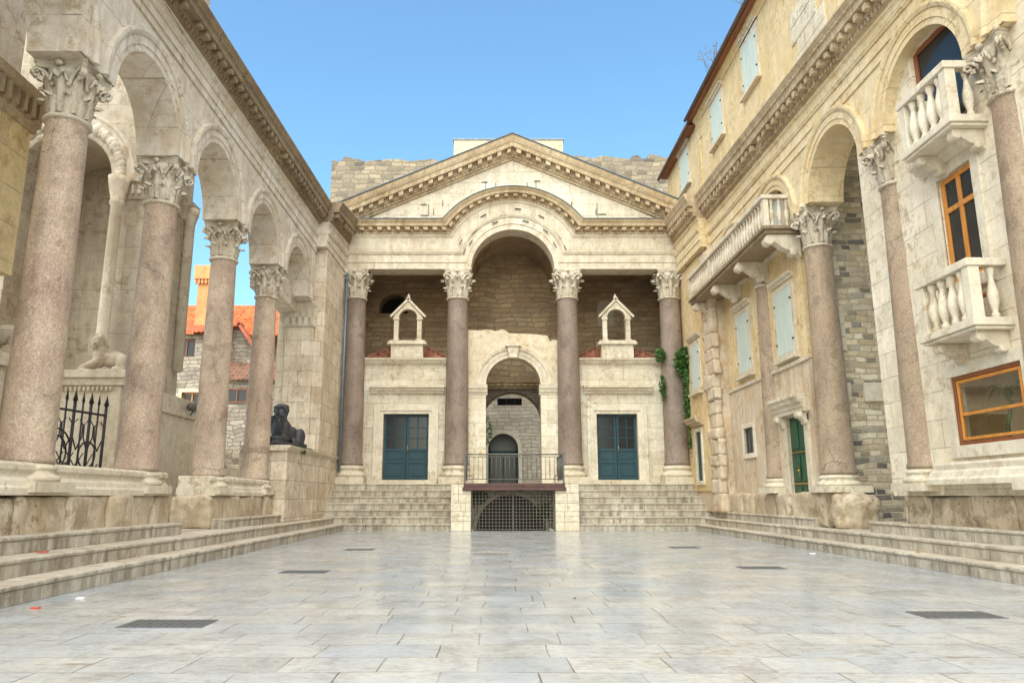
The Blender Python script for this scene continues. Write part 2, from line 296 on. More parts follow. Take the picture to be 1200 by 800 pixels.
# ------------------------------------------------------------------ mesh helpers
def wloc(o):
    v = Vector((0, 0, 0))
    while o: v += o.location; o = o.parent
    return v
class MB:
    def __init__(s): s.v = []; s.f = []; s.sm = []
    def add(s, vs, fs, smooth=False):
        o = len(s.v); s.v += [tuple(v) for v in vs]
        for f in fs: s.f.append(tuple(i + o for i in f)); s.sm.append(smooth)
        return s
    def box(s, x0, x1, y0, y1, z0, z1):
        x0, x1 = sorted((x0, x1)); y0, y1 = sorted((y0, y1)); z0, z1 = sorted((z0, z1))
        vs = [(x0, y0, z0), (x1, y0, z0), (x1, y1, z0), (x0, y1, z0), (x0, y0, z1), (x1, y0, z1), (x1, y1, z1), (x0, y1, z1)]
        return s.add(vs, [(0, 3, 2, 1), (4, 5, 6, 7), (0, 1, 5, 4), (1, 2, 6, 5), (2, 3, 7, 6), (3, 0, 4, 7)])
    def obox(s, c, ax, ay, az):        # oriented box: centre and three half-axis vectors
        c = Vector(c); ax, ay, az = Vector(ax), Vector(ay), Vector(az)
        vs = [c - ax - ay - az, c + ax - ay - az, c + ax + ay - az, c - ax + ay - az, c - ax - ay + az, c + ax - ay + az, c + ax + ay + az, c - ax + ay + az]
        return s.add(vs, [(0, 3, 2, 1), (4, 5, 6, 7), (0, 1, 5, 4), (1, 2, 6, 5), (2, 3, 7, 6), (3, 0, 4, 7)])
    def lathe(s, prof, c=(0, 0, 0), n=24, smooth=True, sq=0):
        vs = []; fs = []
        for r, z in prof:
            for i in range(n):
                a = 2 * math.pi * i / n; vs.append((c[0] + r * math.cos(a), c[1] + r * math.sin(a), c[2] + z))
        k = len(prof)
        for j in range(k - 1):
            for i in range(n):
                i2 = (i + 1) % n; fs.append((j * n + i, j * n + i2, (j + 1) * n + i2, (j + 1) * n + i))
        fs.append(tuple(reversed(range(n)))); fs.append(tuple(range((k - 1) * n, k * n)))
        return s.add(vs, fs, smooth)
    def tube(s, pts, r, n=6, r2=None, smooth=True):
        pts = [Vector(p) for p in pts]; vs = []; fs = []; k = len(pts)
        for j, p in enumerate(pts):
            d = (pts[min(j + 1, k - 1)] - pts[max(j - 1, 0)])
            if d.length < 1e-9: d = Vector((0, 0, 1))
            d.normalize(); up = Vector((0, 0, 1)) if abs(d.z) < .9 else Vector((1, 0, 0))
            a = d.cross(up).normalized(); b = d.cross(a).normalized()
            rr = r if r2 is None else r + (r2 - r) * j / (k - 1)
            for i in range(n):
                t = 2 * math.pi * i / n; vs.append(p + a * rr * math.cos(t) + b * rr * math.sin(t))
        for j in range(k - 1):
            for i in range(n):
                i2 = (i + 1) % n; fs.append((j * n + i, j * n + i2, (j + 1) * n + i2, (j + 1) * n + i))
        fs.append(tuple(reversed(range(n)))); fs.append(tuple(range((k - 1) * n, k * n)))
        return s.add(vs, fs, smooth)
    def sweep(s, pts, A, B, prof, smooth=False):
        vs = []; fs = []; n = len(prof); k = len(pts)
        for p, a, b in zip(pts, A, B):
            p, a, b = Vector(p), Vector(a), Vector(b)
            for u, w in prof: vs.append(p + a * u + b * w)
        for j in range(k - 1):
            for i in range(n):
                i2 = (i + 1) % n; fs.append((j * n + i, j * n + i2, (j + 1) * n + i2, (j + 1) * n + i))
        fs.append(tuple(reversed(range(n)))); fs.append(tuple(range((k - 1) * n, k * n)))
        return s.add(vs, fs, smooth)
    def prism(s, poly, axis, d0, d1):    # poly of 2D points; axis 'x': (y,z) extruded in x; 'y': (x,z) in y; 'z': (x,y) in z
        def P(p, d): return {'x': (d, p[0], p[1]), 'y': (p[0], d, p[1]), 'z': (p[0], p[1], d)}[axis]
        n = len(poly); vs = [P(p, d0) for p in poly] + [P(p, d1) for p in poly]
        fs = [tuple(range(n)), tuple(reversed(range(n, 2 * n)))]
        for i in range(n): j = (i + 1) % n; fs.append((j, i, i + n, j + n))
        return s.add(vs, fs)
    def sphere(s, c, r, n=10, sc=(1, 1, 1)):
        prof = [(r * math.sin(math.pi * j / n) * 1 + 1e-4, -r * math.cos(math.pi * j / n)) for j in range(n + 1)]
        vs = []; fs = []; m = n + 2
        for rr, z in prof:
            for i in range(m): a = 2 * math.pi * i / m; vs.append((c[0] + rr * math.cos(a) * sc[0], c[1] + rr * math.sin(a) * sc[1], c[2] + z * sc[2]))
        for j in range(n):
            for i in range(m): i2 = (i + 1) % m; fs.append((j * m + i, j * m + i2, (j + 1) * m + i2, (j + 1) * m + i))
        return s.add(vs, fs, True)
    def wall(s, ax, p0, p1, u0, u1, z0, z1, ops=(), narc=18, ends=True):
        """wall sheet pair on plane ax ('x' or 'y') between p0 and p1; ops = (a,b,za,zb,arch)"""
        def P(u, z, d): return (d, u, z) if ax == 'x' else (u, d, z)
        us = {u0, u1}; zs = {z0, z1}; rects = []
        for o in ops:
            a, b, za, zb = o[:4]; arch = len(o) > 4 and o[4]
            us |= {a, b}; zs |= {za, zb}
            top = zb
            if arch: top = zb + (b - a) / 2 + .0; zs.add(top)
            rects.append((a, b, za, top))
        us = sorted(u for u in us if u0 <= u <= u1); zs = sorted(z for z in zs if z0 <= z <= z1)
        def quad(pts): s.add(pts, [(0, 1, 2, 3)])
        for d in (p0, p1):
            for i in range(len(us) - 1):
                for j in range(len(zs) - 1):
                    cu, cz = (us[i] + us[i + 1]) / 2, (zs[j] + zs[j + 1]) / 2
                    if any(a < cu < b and za < cz < t for a, b, za, t in rects): continue
                    quad([P(us[i], zs[j], d), P(us[i + 1], zs[j], d), P(us[i + 1], zs[j + 1], d), P(us[i], zs[j + 1], d)])
        for o, (ra, rb, rza, top) in zip(ops, rects):
            a, b, za, zb = o[:4]; arch = len(o) > 4 and o[4]
            quad([P(a, za, p0), P(a, za, p1), P(a, zb, p1), P(a, zb, p0)]); quad([P(b, za, p0), P(b, zb, p0), P(b, zb, p1), P(b, za, p1)])
            if za > z0 + 1e-6: quad([P(a, za, p0), P(b, za, p0), P(b, za, p1), P(a, za, p1)])
            if not arch: quad([P(a, zb, p0), P(a, zb, p1), P(b, zb, p1), P(b, zb, p0)])
            else:
                r = (b - a) / 2; c = (a + b) / 2
                arc = [(c - r * math.cos(math.pi * k / narc), zb + r * math.sin(math.pi * k / narc)) for k in range(narc + 1)]
                for k in range(narc):
                    (ua, zA), (ub, zB) = arc[k], arc[k + 1]
                    s.add([P(ua, zA, p0), P(ub, zB, p0), P(ub, zB, p1), P(ua, zA, p1)], [(0, 1, 2, 3)], True)
                    for d in (p0, p1): quad([P(ua, zA, d), P(ub, zB, d), P(ub, top, d), P(ua, top, d)])
        quad([P(u0, z1, p0), P(u1, z1, p0), P(u1, z1, p1), P(u0, z1, p1)])
        if ends:
            for u in (u0, u1): quad([P(u, z0, p0), P(u, z0, p1), P(u, z1, p1), P(u, z1, p0)])
        segs = [u0]
        for o in sorted(ops, key=lambda q: q[0]):
            if o[2] <= z0 + 1e-6: segs += [o[0], o[1]]
        segs.append(u1)
        for i in range(0, len(segs), 2):
            if segs[i + 1] - segs[i] > 1e-6: quad([P(segs[i], z0, p0), P(segs[i + 1], z0, p0), P(segs[i + 1], z0, p1), P(segs[i], z0, p1)])
        return s
    def rock(s, x0, x1, y0, y1, z0, z1, cell=.09, amp=.02, rnd=.06, seed=0):
        """a worn stone: subdivided box with rounded edges and noisy faces"""
        from mathutils import noise as mn
        lo = Vector((min(x0, x1), min(y0, y1), min(z0, z1))); hi = Vector((max(x0, x1), max(y0, y1), max(z0, z1))); d = hi - lo
        n = [max(2, int(d[i] / cell)) for i in range(3)]; idx = {}; vs = []; fs = []
        def vid(i, j, k):
            if (i, j, k) in idx: return idx[(i, j, k)]
            p = Vector((lo.x + d.x * i / n[0], lo.y + d.y * j / n[1], lo.z + d.z * k / n[2]))
            q = Vector([min(max(p[a], lo[a] + rnd), hi[a] - rnd) for a in range(3)]); v = p - q
            if v.length > 1e-6: p = q + v.normalized() * rnd * min(1, max(abs(v[a]) for a in range(3)) / rnd)
            o = Vector((seed * 3.1, 0, 0)); nn = mn.fractal(p * 2.2 + o, .9, 2.1, 4); nv = (p - (lo + hi) / 2); nv = Vector([nv[a] / max(.05, d[a]) for a in range(3)])
            p = p + nv * 2 * amp * nn * 1.6
            idx[(i, j, k)] = len(vs); vs.append(p); return idx[(i, j, k)]
        for a in range(3):
            b, c = (a + 1) % 3, (a + 2) % 3
            for side in (0, n[a]):
                for i in range(n[b]):
                    for j in range(n[c]):
                        q = []
                        for di, dj in ((0, 0), (1, 0), (1, 1), (0, 1)):
                            t = [0, 0, 0]; t[a] = side; t[b] = i + di; t[c] = j + dj; q.append(vid(*t))
                        fs.append(tuple(q))
        return s.add(vs, fs, True)
    def jitter(s, a):
        s.v = [(x + random.uniform(-a, a), y + random.uniform(-a, a), z + random.uniform(-a, a)) for x, y, z in s.v]; return s
    def mesh(s, name, mat, off=Vector((0, 0, 0)), weld=False):
        me = bpy.data.meshes.new(name)
        me.from_pydata([(x - off.x, y - off.y, z - off.z) for x, y, z in s.v], [], s.f)
        me.polygons.foreach_set('use_smooth', s.sm)
        me.materials.append(mat)
        bm = bmesh.new(); bm.from_mesh(me)
        if weld: bmesh.ops.remove_doubles(bm, verts=bm.verts, dist=1e-4)
        bmesh.ops.recalc_face_normals(bm, faces=bm.faces); bm.to_mesh(me); bm.free()
        return me
    def build(s, name, mat, parent=None, local=False, label=None, bevel=0, weld=False, loc=None):
        off = Vector((0, 0, 0)) if local or not parent else wloc(parent)
        o = bpy.data.objects.new(name, s.mesh(name, M[mat] if isinstance(mat, str) else mat, off, weld)); COL.objects.link(o)
        if parent: o.parent = parent
        if loc: o.location = loc
        if label: o['label'] = label
        if bevel:
            b = o.modifiers.new('bevel', 'BEVEL'); b.width = bevel; b.segments = 2; b.limit_method = 'ANGLE'; b.angle_limit = R(40)
        return o
def tag(o, label, cat, group=None):
    o['label'] = label; o['category'] = cat
    if group: o['group'] = group
    return o
def struct(o): o['kind'] = 'structure'; return o
def thing(name, label, cat, loc=(0, 0, 0), group=None):
    o = bpy.data.objects.new(name, None); COL.objects.link(o); o.location = loc; o.empty_display_size = .2
    return tag(o, label, cat, group)
def link_copy(src_mesh, name, parent, loc, rotz=0, label=None):
    o = bpy.data.objects.new(name, src_mesh); COL.objects.link(o); o.parent = parent; o.location = loc; o.rotation_euler = (0, 0, rotz)
    if label: o['label'] = label
    return o
def dup(root, loc, rotz=None, label=None):
    def rec(o, par):
        c = o.copy(); COL.objects.link(c); c.parent = par
        for ch in list(o.children): rec(ch, c)
        return c
    r = rec(root, None); r.location = loc
    if rotz is not None: r.rotation_euler = (0, 0, rotz)
    if label: r['label'] = label
    return r

# ------------------------------------------------------------------ columns
def bell_r(r, t): return r * (.92 + .06 * t + .36 * t ** 3)
def capital_mb(r, h):
    mb = MB()
    hb = h * .86
    mb.lathe([(r * 1.10, -.07), (r * 1.16, -.05), (r * 1.16, -.02), (r * 1.02, 0)] + [(bell_r(r, t / 8) * .96, hb * t / 8) for t in range(9)], n=28)
    def leaf(ang, z0, lh, w, curl):
        nj, ni = 11, 6; vs = []; fs = []
        for j in range(nj + 1):
            t = j / nj
            if t < .72: z = z0 + lh * t / .72; out = r * (.12 + .16 * t)
            else:
                q = (t - .72) / .28; z = z0 + lh * (1 + .10 * math.sin(q * 2.2) - .16 * q * q); out = r * .235 + curl * math.sin(q * 1.5)
            rad = bell_r(r, min(1, max(0, z / hb))) * .97 + out
            ww = w * (.72 + .45 * math.sin(min(1, t * 1.15) * math.pi * .8)) * (1 - .45 * max(0, t - .7) / .3) * (1 + .24 * math.cos(t * math.pi * 9))
            for i in range(ni + 1):
                sx = -1 + 2 * i / ni
                rd = rad - r * .22 * abs(sx) ** 1.5 + r * .05 * math.cos(sx * 9.4) - (.03 * (t - .7) / .3 * abs(sx) if t > .7 else 0)
                a = ang + sx * ww / 2 / rad
                vs.append((rd * math.cos(a), rd * math.sin(a), z - .02 * abs(sx) * (t > .6)))
        for j in range(nj):
            for i in range(ni): a = j * (ni + 1) + i; fs.append((a, a + 1, a + ni + 2, a + ni + 1))
        mb.add(vs, fs, True)
    for k in range(8): leaf(k * math.pi / 4 + math.pi / 8, 0, h * .36, r * .60, r * .38)
    for k in range(8): leaf(k * math.pi / 4, h * .04, h * .64, r * .54, r * .46)
    a2 = r * 1.52                                                    # half side of abacus at the corner
    for k in range(4):
        ca = math.pi / 4 + k * math.pi / 2; d = Vector((math.cos(ca), math.sin(ca), 0)); tn = Vector((-d.y, d.x, 0))
        for sgn in (-1, 1):
            pts = []
            for j in range(8):
                t = j / 7; ang = ca + sgn * (.42 * (1 - t)); rr = r * 1.12 + (a2 * 1.12 - r * 1.12) * t ** 1.5
                pts.append(Vector((rr * math.cos(ang), rr * math.sin(ang), h * (.52 + .30 * math.sin(t * 1.45)))) + tn * sgn * .02 * t)
            cpt = pts[-1] - Vector((0, 0, h * .085))
            for j in range(1, 12):
                th = math.pi / 2 - j * .62; q = h * .085 * (1 - j / 15)
                pts.append(cpt + d * q * math.cos(th) + Vector((0, 0, q * math.sin(th))))
            mb.tube(pts, h * .040, 6, h * .022)
        mid = k * math.pi / 2; 
        for sgn in (-1, 1):
            pts = []
            for j in range(12):
                t = j / 11; ang = mid + sgn * (.36 - .26 * min(1, t * 1.6)); zz = h * (.58 + .22 * math.sin(min(1, t * 1.4) * math.pi / 2) - (.10 * math.sin((t - .6) * 4) if t > .6 else 0))
                rr = bell_r(r, .8) + .05
                pts.append((rr * math.cos(ang), rr * math.sin(ang), zz))
            mb.tube(pts, h * .026, 5)
        rr = r * 1.36; mb.sphere((rr * math.cos(mid), rr * math.sin(mid), h * .91), h * .065, 8, (1, 1, .8))
    def ab(scale):
        out = []
        for k in range(4):
            a0 = math.pi / 4 + k * math.pi / 2
            p0 = Vector((math.cos(a0), math.sin(a0))) * a2 * 1.30; p1 = Vector((math.cos(a0 + math.pi / 2), math.sin(a0 + math.pi / 2))) * a2 * 1.30
            tn = (p1 - p0).normalized(); mid = (p0 + p1) / 2; nn = mid.normalized()
            for j in range(9):
                t = j / 8; p = p0.lerp(p1, .05 + .9 * t) - nn * (r * .30 * math.sin(math.pi * t)); out.append((p.x * scale, p.y * scale))
        return out
    zs = [(h * .85, .90), (h * .90, .97), (h * .93, .94), (h * .95, 1.0), (h, 1.0)]
    n = 36; vs = []; fs = []
    for z, sc in zs: vs += [(x, y, z) for x, y in ab(sc)]
    for j in range(len(zs) - 1):
        for i in range(n): i2 = (i + 1) % n; fs.append((j * n + i, j * n + i2, (j + 1) * n + i2, (j + 1) * n + i))
    fs += [tuple(reversed(range(n))), tuple(range((len(zs) - 1) * n, len(zs) * n))]
    mb.add(vs, fs)
    return mb
def base_mb(r, h, plinth=True, wid=1.38):
    mb = MB(); ph = h * .36 if plinth else 0
    if plinth: mb.box(-r * wid, r * wid, -r * wid, r * wid, 0, ph)
    q = h - ph
    def tor(rc, z0, z1): 
        zm = (z0 + z1) / 2; hh = (z1 - z0) / 2; return [(rc + hh * math.cos(a) * .9, zm + hh * math.sin(a)) for a in [R(x) for x in range(-90, 91, 30)]]
    prof = [(r * 1.0, ph + .002)] + tor(r * 1.22, ph, ph + q * .34) + [(r * 1.18, ph + q * .36), (r * 1.10, ph + q * .46), (r * 1.09, ph + q * .56)] + tor(r * 1.08, ph + q * .60, ph + q * .86) + [(r * 1.06, ph + q * .90), (r * 1.0, ph + q)]
    mb.lathe(prof, n=32); return mb
def shaft_mb(rb, rt, z0, z1):
    mb = MB(); prof = [(rb * 1.08, z0), (rb * 1.08, z0 + .06), (rb * 1.0, z0 + .12)]
    for j in range(1, 13):
        t = j / 12; prof.append((rb + (rt - rb) * (t ** 1.35), z0 + .12 + (z1 - z0 - .2) * t))
    prof += [(rt * 1.02, z1 - .06), (rt * 1.09, z1 - .05), (rt * 1.09, z1 - .015), (rt * 1.0, z1)]
    return mb.lathe(prof, n=36)
_cache = {}
def column(parent, x, y, z0, zs, zc, zt, rb, rt, mat, square=True, label=None, rz=0, basemat='base', noplinth=False):
    """z0 base bottom, zs shaft bottom, zc capital bottom, zt top"""
    key = (round(z0 - zs, 3), round(zc - zs, 3), round(zt - zc, 3), rb, rt, mat, noplinth)
    if key not in _cache:
        cm = capital_mb(rt, zt - zc).jitter(.007)
        _cache[key] = (shaft_mb(rb, rt, 0, zc - zs).mesh('column', M[mat]), base_mb(rb, zs - z0, not noplinth).mesh('base', M[basemat]), cm.mesh('capital', M['capital']))
    sh, ba, ca = _cache[key]
    L = wloc(parent)
    c = link_copy(sh, 'column', parent, (x - L.x, y - L.y, zs - L.z), 0, label)
    link_copy(ba, 'base', c, (0, 0, z0 - zs)); link_copy(ca, 'capital', c, (0, 0, zc - zs), rz)
    return c

# ------------------------------------------------------------------ moulding helpers
ENT = [(0, -.78), (0, .03), (.20, .03), (.20, .06), (.44, .06), (.44, .09), (.50, .13), (.53, .13), (.53, .05), (.76, .05), (.80, .10), (.84, .11)]
CORN = [(0, -.75), (0, .10), (.05, .13), (.05, .16), (.16, .18), (.16, .22), (.34, .22), (.34, .40), (.50, .41), (.52, .44), (.60, .48), (.66, .52), (.70, .52), (.70, -.75)]
def ornaments(mb, pts, A, B, spacing, specs, start=.0):
    """specs: (a0,a1,b0,b1,width_fraction,per_spacing)"""
    P = [Vector(p) for p in pts]; cum = [0]
    for i in range(len(P) - 1): cum.append(cum[-1] + (P[i + 1] - P[i]).length)
    tot = cum[-1]
    def at(d):
        for i in range(len(P) - 1):
            if d <= cum[i + 1] or i == len(P) - 2:
                t = (d - cum[i]) / max(1e-9, cum[i + 1] - cum[i]); t = max(0, min(1, t))
                return P[i].lerp(P[i + 1], t), Vector(A[i]).lerp(Vector(A[i + 1]), t), Vector(B[i]).lerp(Vector(B[i + 1]), t), (P[i + 1] - P[i]).normalized()
    for a0, a1, b0, b1, wf, per in specs:
        st = spacing / per; n = int((tot - start) / st)
        for k in range(n):
            d = start + (k + .5) * st; p, a, b, T = at(d)
            # stretch tangent with height on curved paths
            p2, a_, b_, _ = at(min(tot, d + .01)); q1 = p + a * ((a0 + a1) / 2); q2 = p2 + a_ * ((a0 + a1) / 2); sc = (q2 - q1).length / .01 if (q2 - q1).length > 0 else 1
            if random.random() < .035: continue
            w = st * wf * .5 * min(2.5, max(.5, sc)); w *= random.uniform(.72, 1.08)
            tt = (q2 - q1).normalized() if (q2 - q1).length > 1e-6 else T
            c = p + a * ((a0 + a1) / 2) + b * ((b0 + b1) / 2)
            k2 = random.uniform(.82, 1.0); c = c - b * ((b1 - b0) / 2 * (1 - k2)); mb.obox(c, tt * w + a * random.uniform(-.008, .008), a * ((a1 - a0) / 2) * random.uniform(.85, 1.), b * ((b1 - b0) / 2) * k2)
def scale_prof(prof, ka, kb=1): return [(a * ka, b * kb) for a, b in prof]
def arc_sweep(mb, ax, plane, sgn, uc, zc, r, prof, n=28, a0=0, a1=180, up=0):
    """ring moulding; prof (radial offset, protrusion) ; ax 'x': wall plane x=plane facing sgn"""
    pts = []; A = []; B = []
    for k in range(n + 1):
        a = R(a0 + (a1 - a0) * k / n); c, s_ = -math.cos(a), math.sin(a)
        if ax == 'x': pts.append((plane, uc + r * c, zc + r * s_)); A.append((0, c, s_)); B.append((sgn, 0, 0))
        else: pts.append((uc + r * c, plane, zc + r * s_)); A.append((c, 0, s_)); B.append((0, sgn, 0))
    mb.sweep(pts, A, B, prof)
ARCHV = [(0, -.02), (0, .025), (.12, .025), (.12, .045), (.28, .045), (.28, .07), (.34, .10), (.40, .10), (.40, -.02)]

# =================================================================== SETTING
struct(MB().box(-400, 400, -300, 600, -2.45, -2.4).build('ground', 'ground'))
fl = MB(); 
def sheet(mb, x0, x1, y0, y1, z): mb.add([(x0, y0, z), (x1, y0, z), (x1, y1, z), (x0, y1, z)], [(0, 1, 2, 3)])
sheet(fl, -12, 13, -14, 25.62, 0)
sheet(fl, -12, -.74, 25.62, 60, 0); sheet(fl, 2.06, 13, 25.62, 60, 0); sheet(fl, -.74, 2.06, 29, 60, 0)
fl.box(-.74, 2.06, 28.9, 29.0, -2.3, -.02)
struct(fl.build('courtyard_floor', 'floor'))
pv = MB(); pv.box(-45, -6.15, -14, 60, .02, .43); struct(pv.build('side_pavement', 'pavement'))
pv = MB(); pv.box(7.65, 30, -14, 60, .02, .43); struct(pv.build('passage_pavement', 'pavement'))

# ------------------------------------------------------------------ steps along the two sides
def tier(mb, xa, xb, ya, yb, z0, z1, inward):
    """row of step stones; xa = nosing x, xb = back x"""
    y = ya
    while y < yb - .01:
        L = min(random.uniform(.9, 2.1), yb - y)
        if yb - (y + L) < .5: L = yb - y
        j = random.uniform(-.012, .012); k = random.uniform(-.006, .006)
        mb.box(xa + j, xb, y + .0015, y + L - .0015, z1 - .055, z1 + k); mb.box(xa + j + inward * .022, xb, y + .0015, y + L - .0015, z0, z1 - .055); y += L
RS = .21
def side_steps(name, label, xs, sgn, ends3):
    t = thing(name, label, 'steps', (xs[0], 12, 0), 'steps around the courtyard')
    for i in range(2):
        mb = MB(); tier(mb, xs[i], xs[i] + sgn * 1.6, -12, 25.25 + i * .35, i * RS - .01, (i + 1) * RS, sgn)
        mb.build('step', 'steps', t, bevel=.018)
    for (a, b) in ends3:
        mb = MB(); tier(mb, xs[2], xs[2] + sgn * 1.2, a, b, 2 * RS - .01, 3 * RS, sgn); mb.build('step', 'steps', t, bevel=.018)
    return t
side_steps('side_steps', 'long worn stone steps with dark drip stains along the left arcade', (-4.95, -5.35, -5.82), -1, [(-12, 14.35), (16.6, 25.9)])
side_steps('side_steps', 'long worn stone steps with dark drip stains along the right arcade and house doors', (6.72, 7.10, 7.42), 1, [(-12, 15.1), (17.6, 25.9)])

# front stairs
def front_stairs(label, x0, x1):
    t = thing('staircase', label, 'stairs', ((x0 + x1) / 2, 26.3, 0), 'stairs up to the portico')
    for i in range(7):
        mb = MB(); x = x0; z0 = i * .224; yf = 25.25 + i * .35
        while x < x1 - .01:
            L = min(random.uniform(1.3, 2.5), x1 - x)
            if x1 - (x + L) < .4: L = x1 - x
            yj = yf + random.uniform(-.012, .012); ye = yf + 1.2 if i < 6 else 28.6; mb.box(x + .0015, x + L - .0015, yj, ye, z0 + .17, z0 + .224 + random.uniform(-.005, .005)); mb.box(x + .0015, x + L - .0015, yj + .028, ye, z0 - .01, z0 + .17); x += L
        mb.build('step', 'steps', t, bevel=.02)
    return t
front_stairs('seven worn stone stairs below the left blue door', -6.3, -1.40)
front_stairs('seven worn stone stairs below the right blue door', 2.86, 7.9)
struct(MB().box(-7, 9, 28.45, 31.45, 1.3, 1.56).build('portico_floor', 'pavement'))
struct(MB().box(-.74, 2.06, 26.0, 28.2, 1.36, 1.55).build('landing_floor', 'pavement'))

# =================================================================== TEMPLE FRONT
CX = .76; YF = 27.62
tf = thing('temple_front', 'pale stone temple front with triangular pediment and central arch on four granite columns', 'portico', (CX, 28, 1.57))
for x, rz in ((-5.35, 0), (-1.38, math.pi / 2), (2.88, math.pi), (6.87, -math.pi / 2)):
    column(tf, x, 28.02, 1.57, 2.26, 8.66, 9.74, .45, .385, 'granite_front', rz=rz)
# arcuated entablature: path in h (height above 9.75)
Z0 = 9.75; ri, ro, hE = 1.62, 2.86, 1.45
th0 = math.degrees(math.asin(hE / ro))
xL, xR = -6.0, 7.55
def ent_path(narc=36):
    pts = []; A = []
    off_o = math.sqrt(ro * ro - hE * hE)
    pts.append(Vector((xL, YF, Z0))); A.append(Vector((0, 0, 1)))
    for k in range(narc + 1):
        a = R(180 * k / narc); b = R(th0 + (180 - 2 * th0) * k / narc)
        pi_ = Vector((CX - ri * math.cos(a), YF, Z0 + ri * math.sin(a))); po = Vector((CX - ro * math.cos(b), YF, Z0 + ro * math.sin(b)))
        pts.append(pi_); A.append((po - pi_) / hE)
    pts.append(Vector((xR, YF, Z0))); A.append(Vector((0, 0, 1)))
    return pts, A
pts, A = ent_path(); Bv = [Vector((0, -1, 0))] * len(pts)
e = MB()
e.sweep(pts, A, Bv, [(0, -.8), (0, 0), (.26, 0), (.26, .03), (.58, .03), (.58, .065), (.68, .11), (.72, .11), (.72, .0), (.80, .03), (1.25, .04), (1.30, .09), (1.36, .10), (1.40, .14), (1.44, .14), (1.44, -.8)])
e.build('entablature', 'facade_plain', tf)
c = MB()
cp = [(a, b) for a, b in [(1.42, -.8), (1.42, .10), (1.48, .14), (1.48, .17), (1.62, .19), (1.62, .40), (1.74, .42), (1.76, .45), (1.84, .50), (1.86, .50), (1.86, -.8)]]
c.sweep(pts, A, Bv, cp)
# modillion path at cornice height
mp = [p + a * 1.45 for p, a in zip(pts, A)]
ornaments(c, mp, [Vector((0, 0, 1)) if i in (0, len(mp) - 1) else A[i] for i in range(len(mp))], Bv, .36, [(.03, .155, .18, .37, .5, 1), (-.07, .02, .09, .17, .55, 2.6)])
c.build('cornice', 'cornice', tf)
# lead flashing over the horizontal cornice
f = MB(); f.sweep([p + a * 1.862 for p, a in zip(pts, A)], A, Bv, [(0, -.3), (0, .53), (.03, .54), (.035, -.3)]); f.build('flashing', 'lead', tf)
# raking cornice
yk = YF
rpts = [Vector((-6.12, yk, 11.33)), Vector((CX, yk, 14.30)), Vector((2 * CX + 6.12, yk, 11.33))]
rA = [Vector((0, 0, 1))] * 3; rB = [Vector((0, -1, 0))] * 3
rk = MB(); rk.sweep(rpts, rA, rB, [(0, -.8), (0, .05), (.10, .07), (.14, .12), (.20, .13), (.20, .17), (.40, .18), (.40, .42), (.56, .44), (.60, .48), (.72, .53), (.76, .53), (.84, .56), (.86, -.8)])
ornaments(rk, rpts, rA, rB, .42, [(.21, .385, .17, .40, .48, 1), (.08, .18, .10, .165, .5, 2.6)])
rk.build('raking_cornice', 'cornice', tf)
f = MB(); f.sweep(rpts, rA, rB, [(.865, -.9), (.865, .59), (.90, .60), (.91, -.9)]); f.build('flashing', 'lead', tf)
# tympanum
ty = MB(); poly = [(-6.0, 11.3)]
zc = lambda x: 11.3
off = math.sqrt((ro) ** 2 - hE ** 2)
poly.append((CX - off, 11.3))
for k in range(1, 24):
    b = R(th0 + (180 - 2 * th0) * k / 24); poly.append((CX - ro * math.cos(b), Z0 + ro * math.sin(b)))
poly += [(CX + off, 11.3), (7.52, 11.3), (CX, 14.5)]
ty.prism(poly, 'y', YF + .02, YF + .5); ty.build('tympanum', 'facade', tf)
# iron clamps
cl = MB()
def cm(x, z, w, h, y=YF - .0): w *= .8; h *= .8; cl.box(x - w / 2, x + w / 2, y - .015, y + .04, z - h / 2, z + h / 2)
for x, z, w, h in [(-.35, 13.35, .3, .03), (.1, 13.2, .03, .3), (1.35, 13.2, .03, .3), (1.75, 13.4, .3, .03), (-2.75, 12.4, .3, .03), (-2.0, 12.45, .03, .3), (3.1, 12.4, .03, .3),
                   (-2.7, 11.95, .4, .03), (-2.35, 12.1, .03, .28), (4.3, 12.0, .4, .03), (4.05, 12.1, .03, .28), (-4.2, 11.85, .3, .03), (5.9, 11.85, .3, .03), (.0, 12.95, .03, .2), (-2.55, 12.2, .02, .6), (4.1, 12.2, .02, .7), (-.3, 13.1, .02, .7), (1.7, 13.1, .02, .7)]:
    if -6 < x < 7.6: cm(x, z, w, h)
for a, r in [(20, 2.0), (28, 2.3), (33, 1.95), (45, 2.1), (62, 2.45), (70, 2.0), (80, 2.2), (95, 2.45), (105, 2.0), (118, 2.4), (130, 2.0), (145, 2.2), (150, 1.9), (158, 2.2)]:
    ca, sa = math.cos(R(a)), math.sin(R(a)); cl.obox((CX - r * ca, YF - .08, Z0 + r * sa), (sa * .12, 0, ca * .12), (0, .03, 0), (-ca * .011, 0, sa * .011))
cl.build('iron_clamps', 'clamp', tf)
# side returns + loggia ceiling under the roof
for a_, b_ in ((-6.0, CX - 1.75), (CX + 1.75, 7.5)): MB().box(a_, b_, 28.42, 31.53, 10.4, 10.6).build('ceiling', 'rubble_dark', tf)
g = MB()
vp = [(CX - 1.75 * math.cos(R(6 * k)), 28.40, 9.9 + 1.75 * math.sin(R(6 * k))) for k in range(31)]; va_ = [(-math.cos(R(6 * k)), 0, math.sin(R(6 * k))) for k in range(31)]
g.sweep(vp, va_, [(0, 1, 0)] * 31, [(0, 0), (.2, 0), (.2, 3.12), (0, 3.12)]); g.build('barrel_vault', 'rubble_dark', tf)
g = MB(); g.prism([(-6.0, 11.9), (CX, 14.9), (7.5, 11.9)], 'y', 28.43, 31.5); g.build('roof', 'lead', tf)

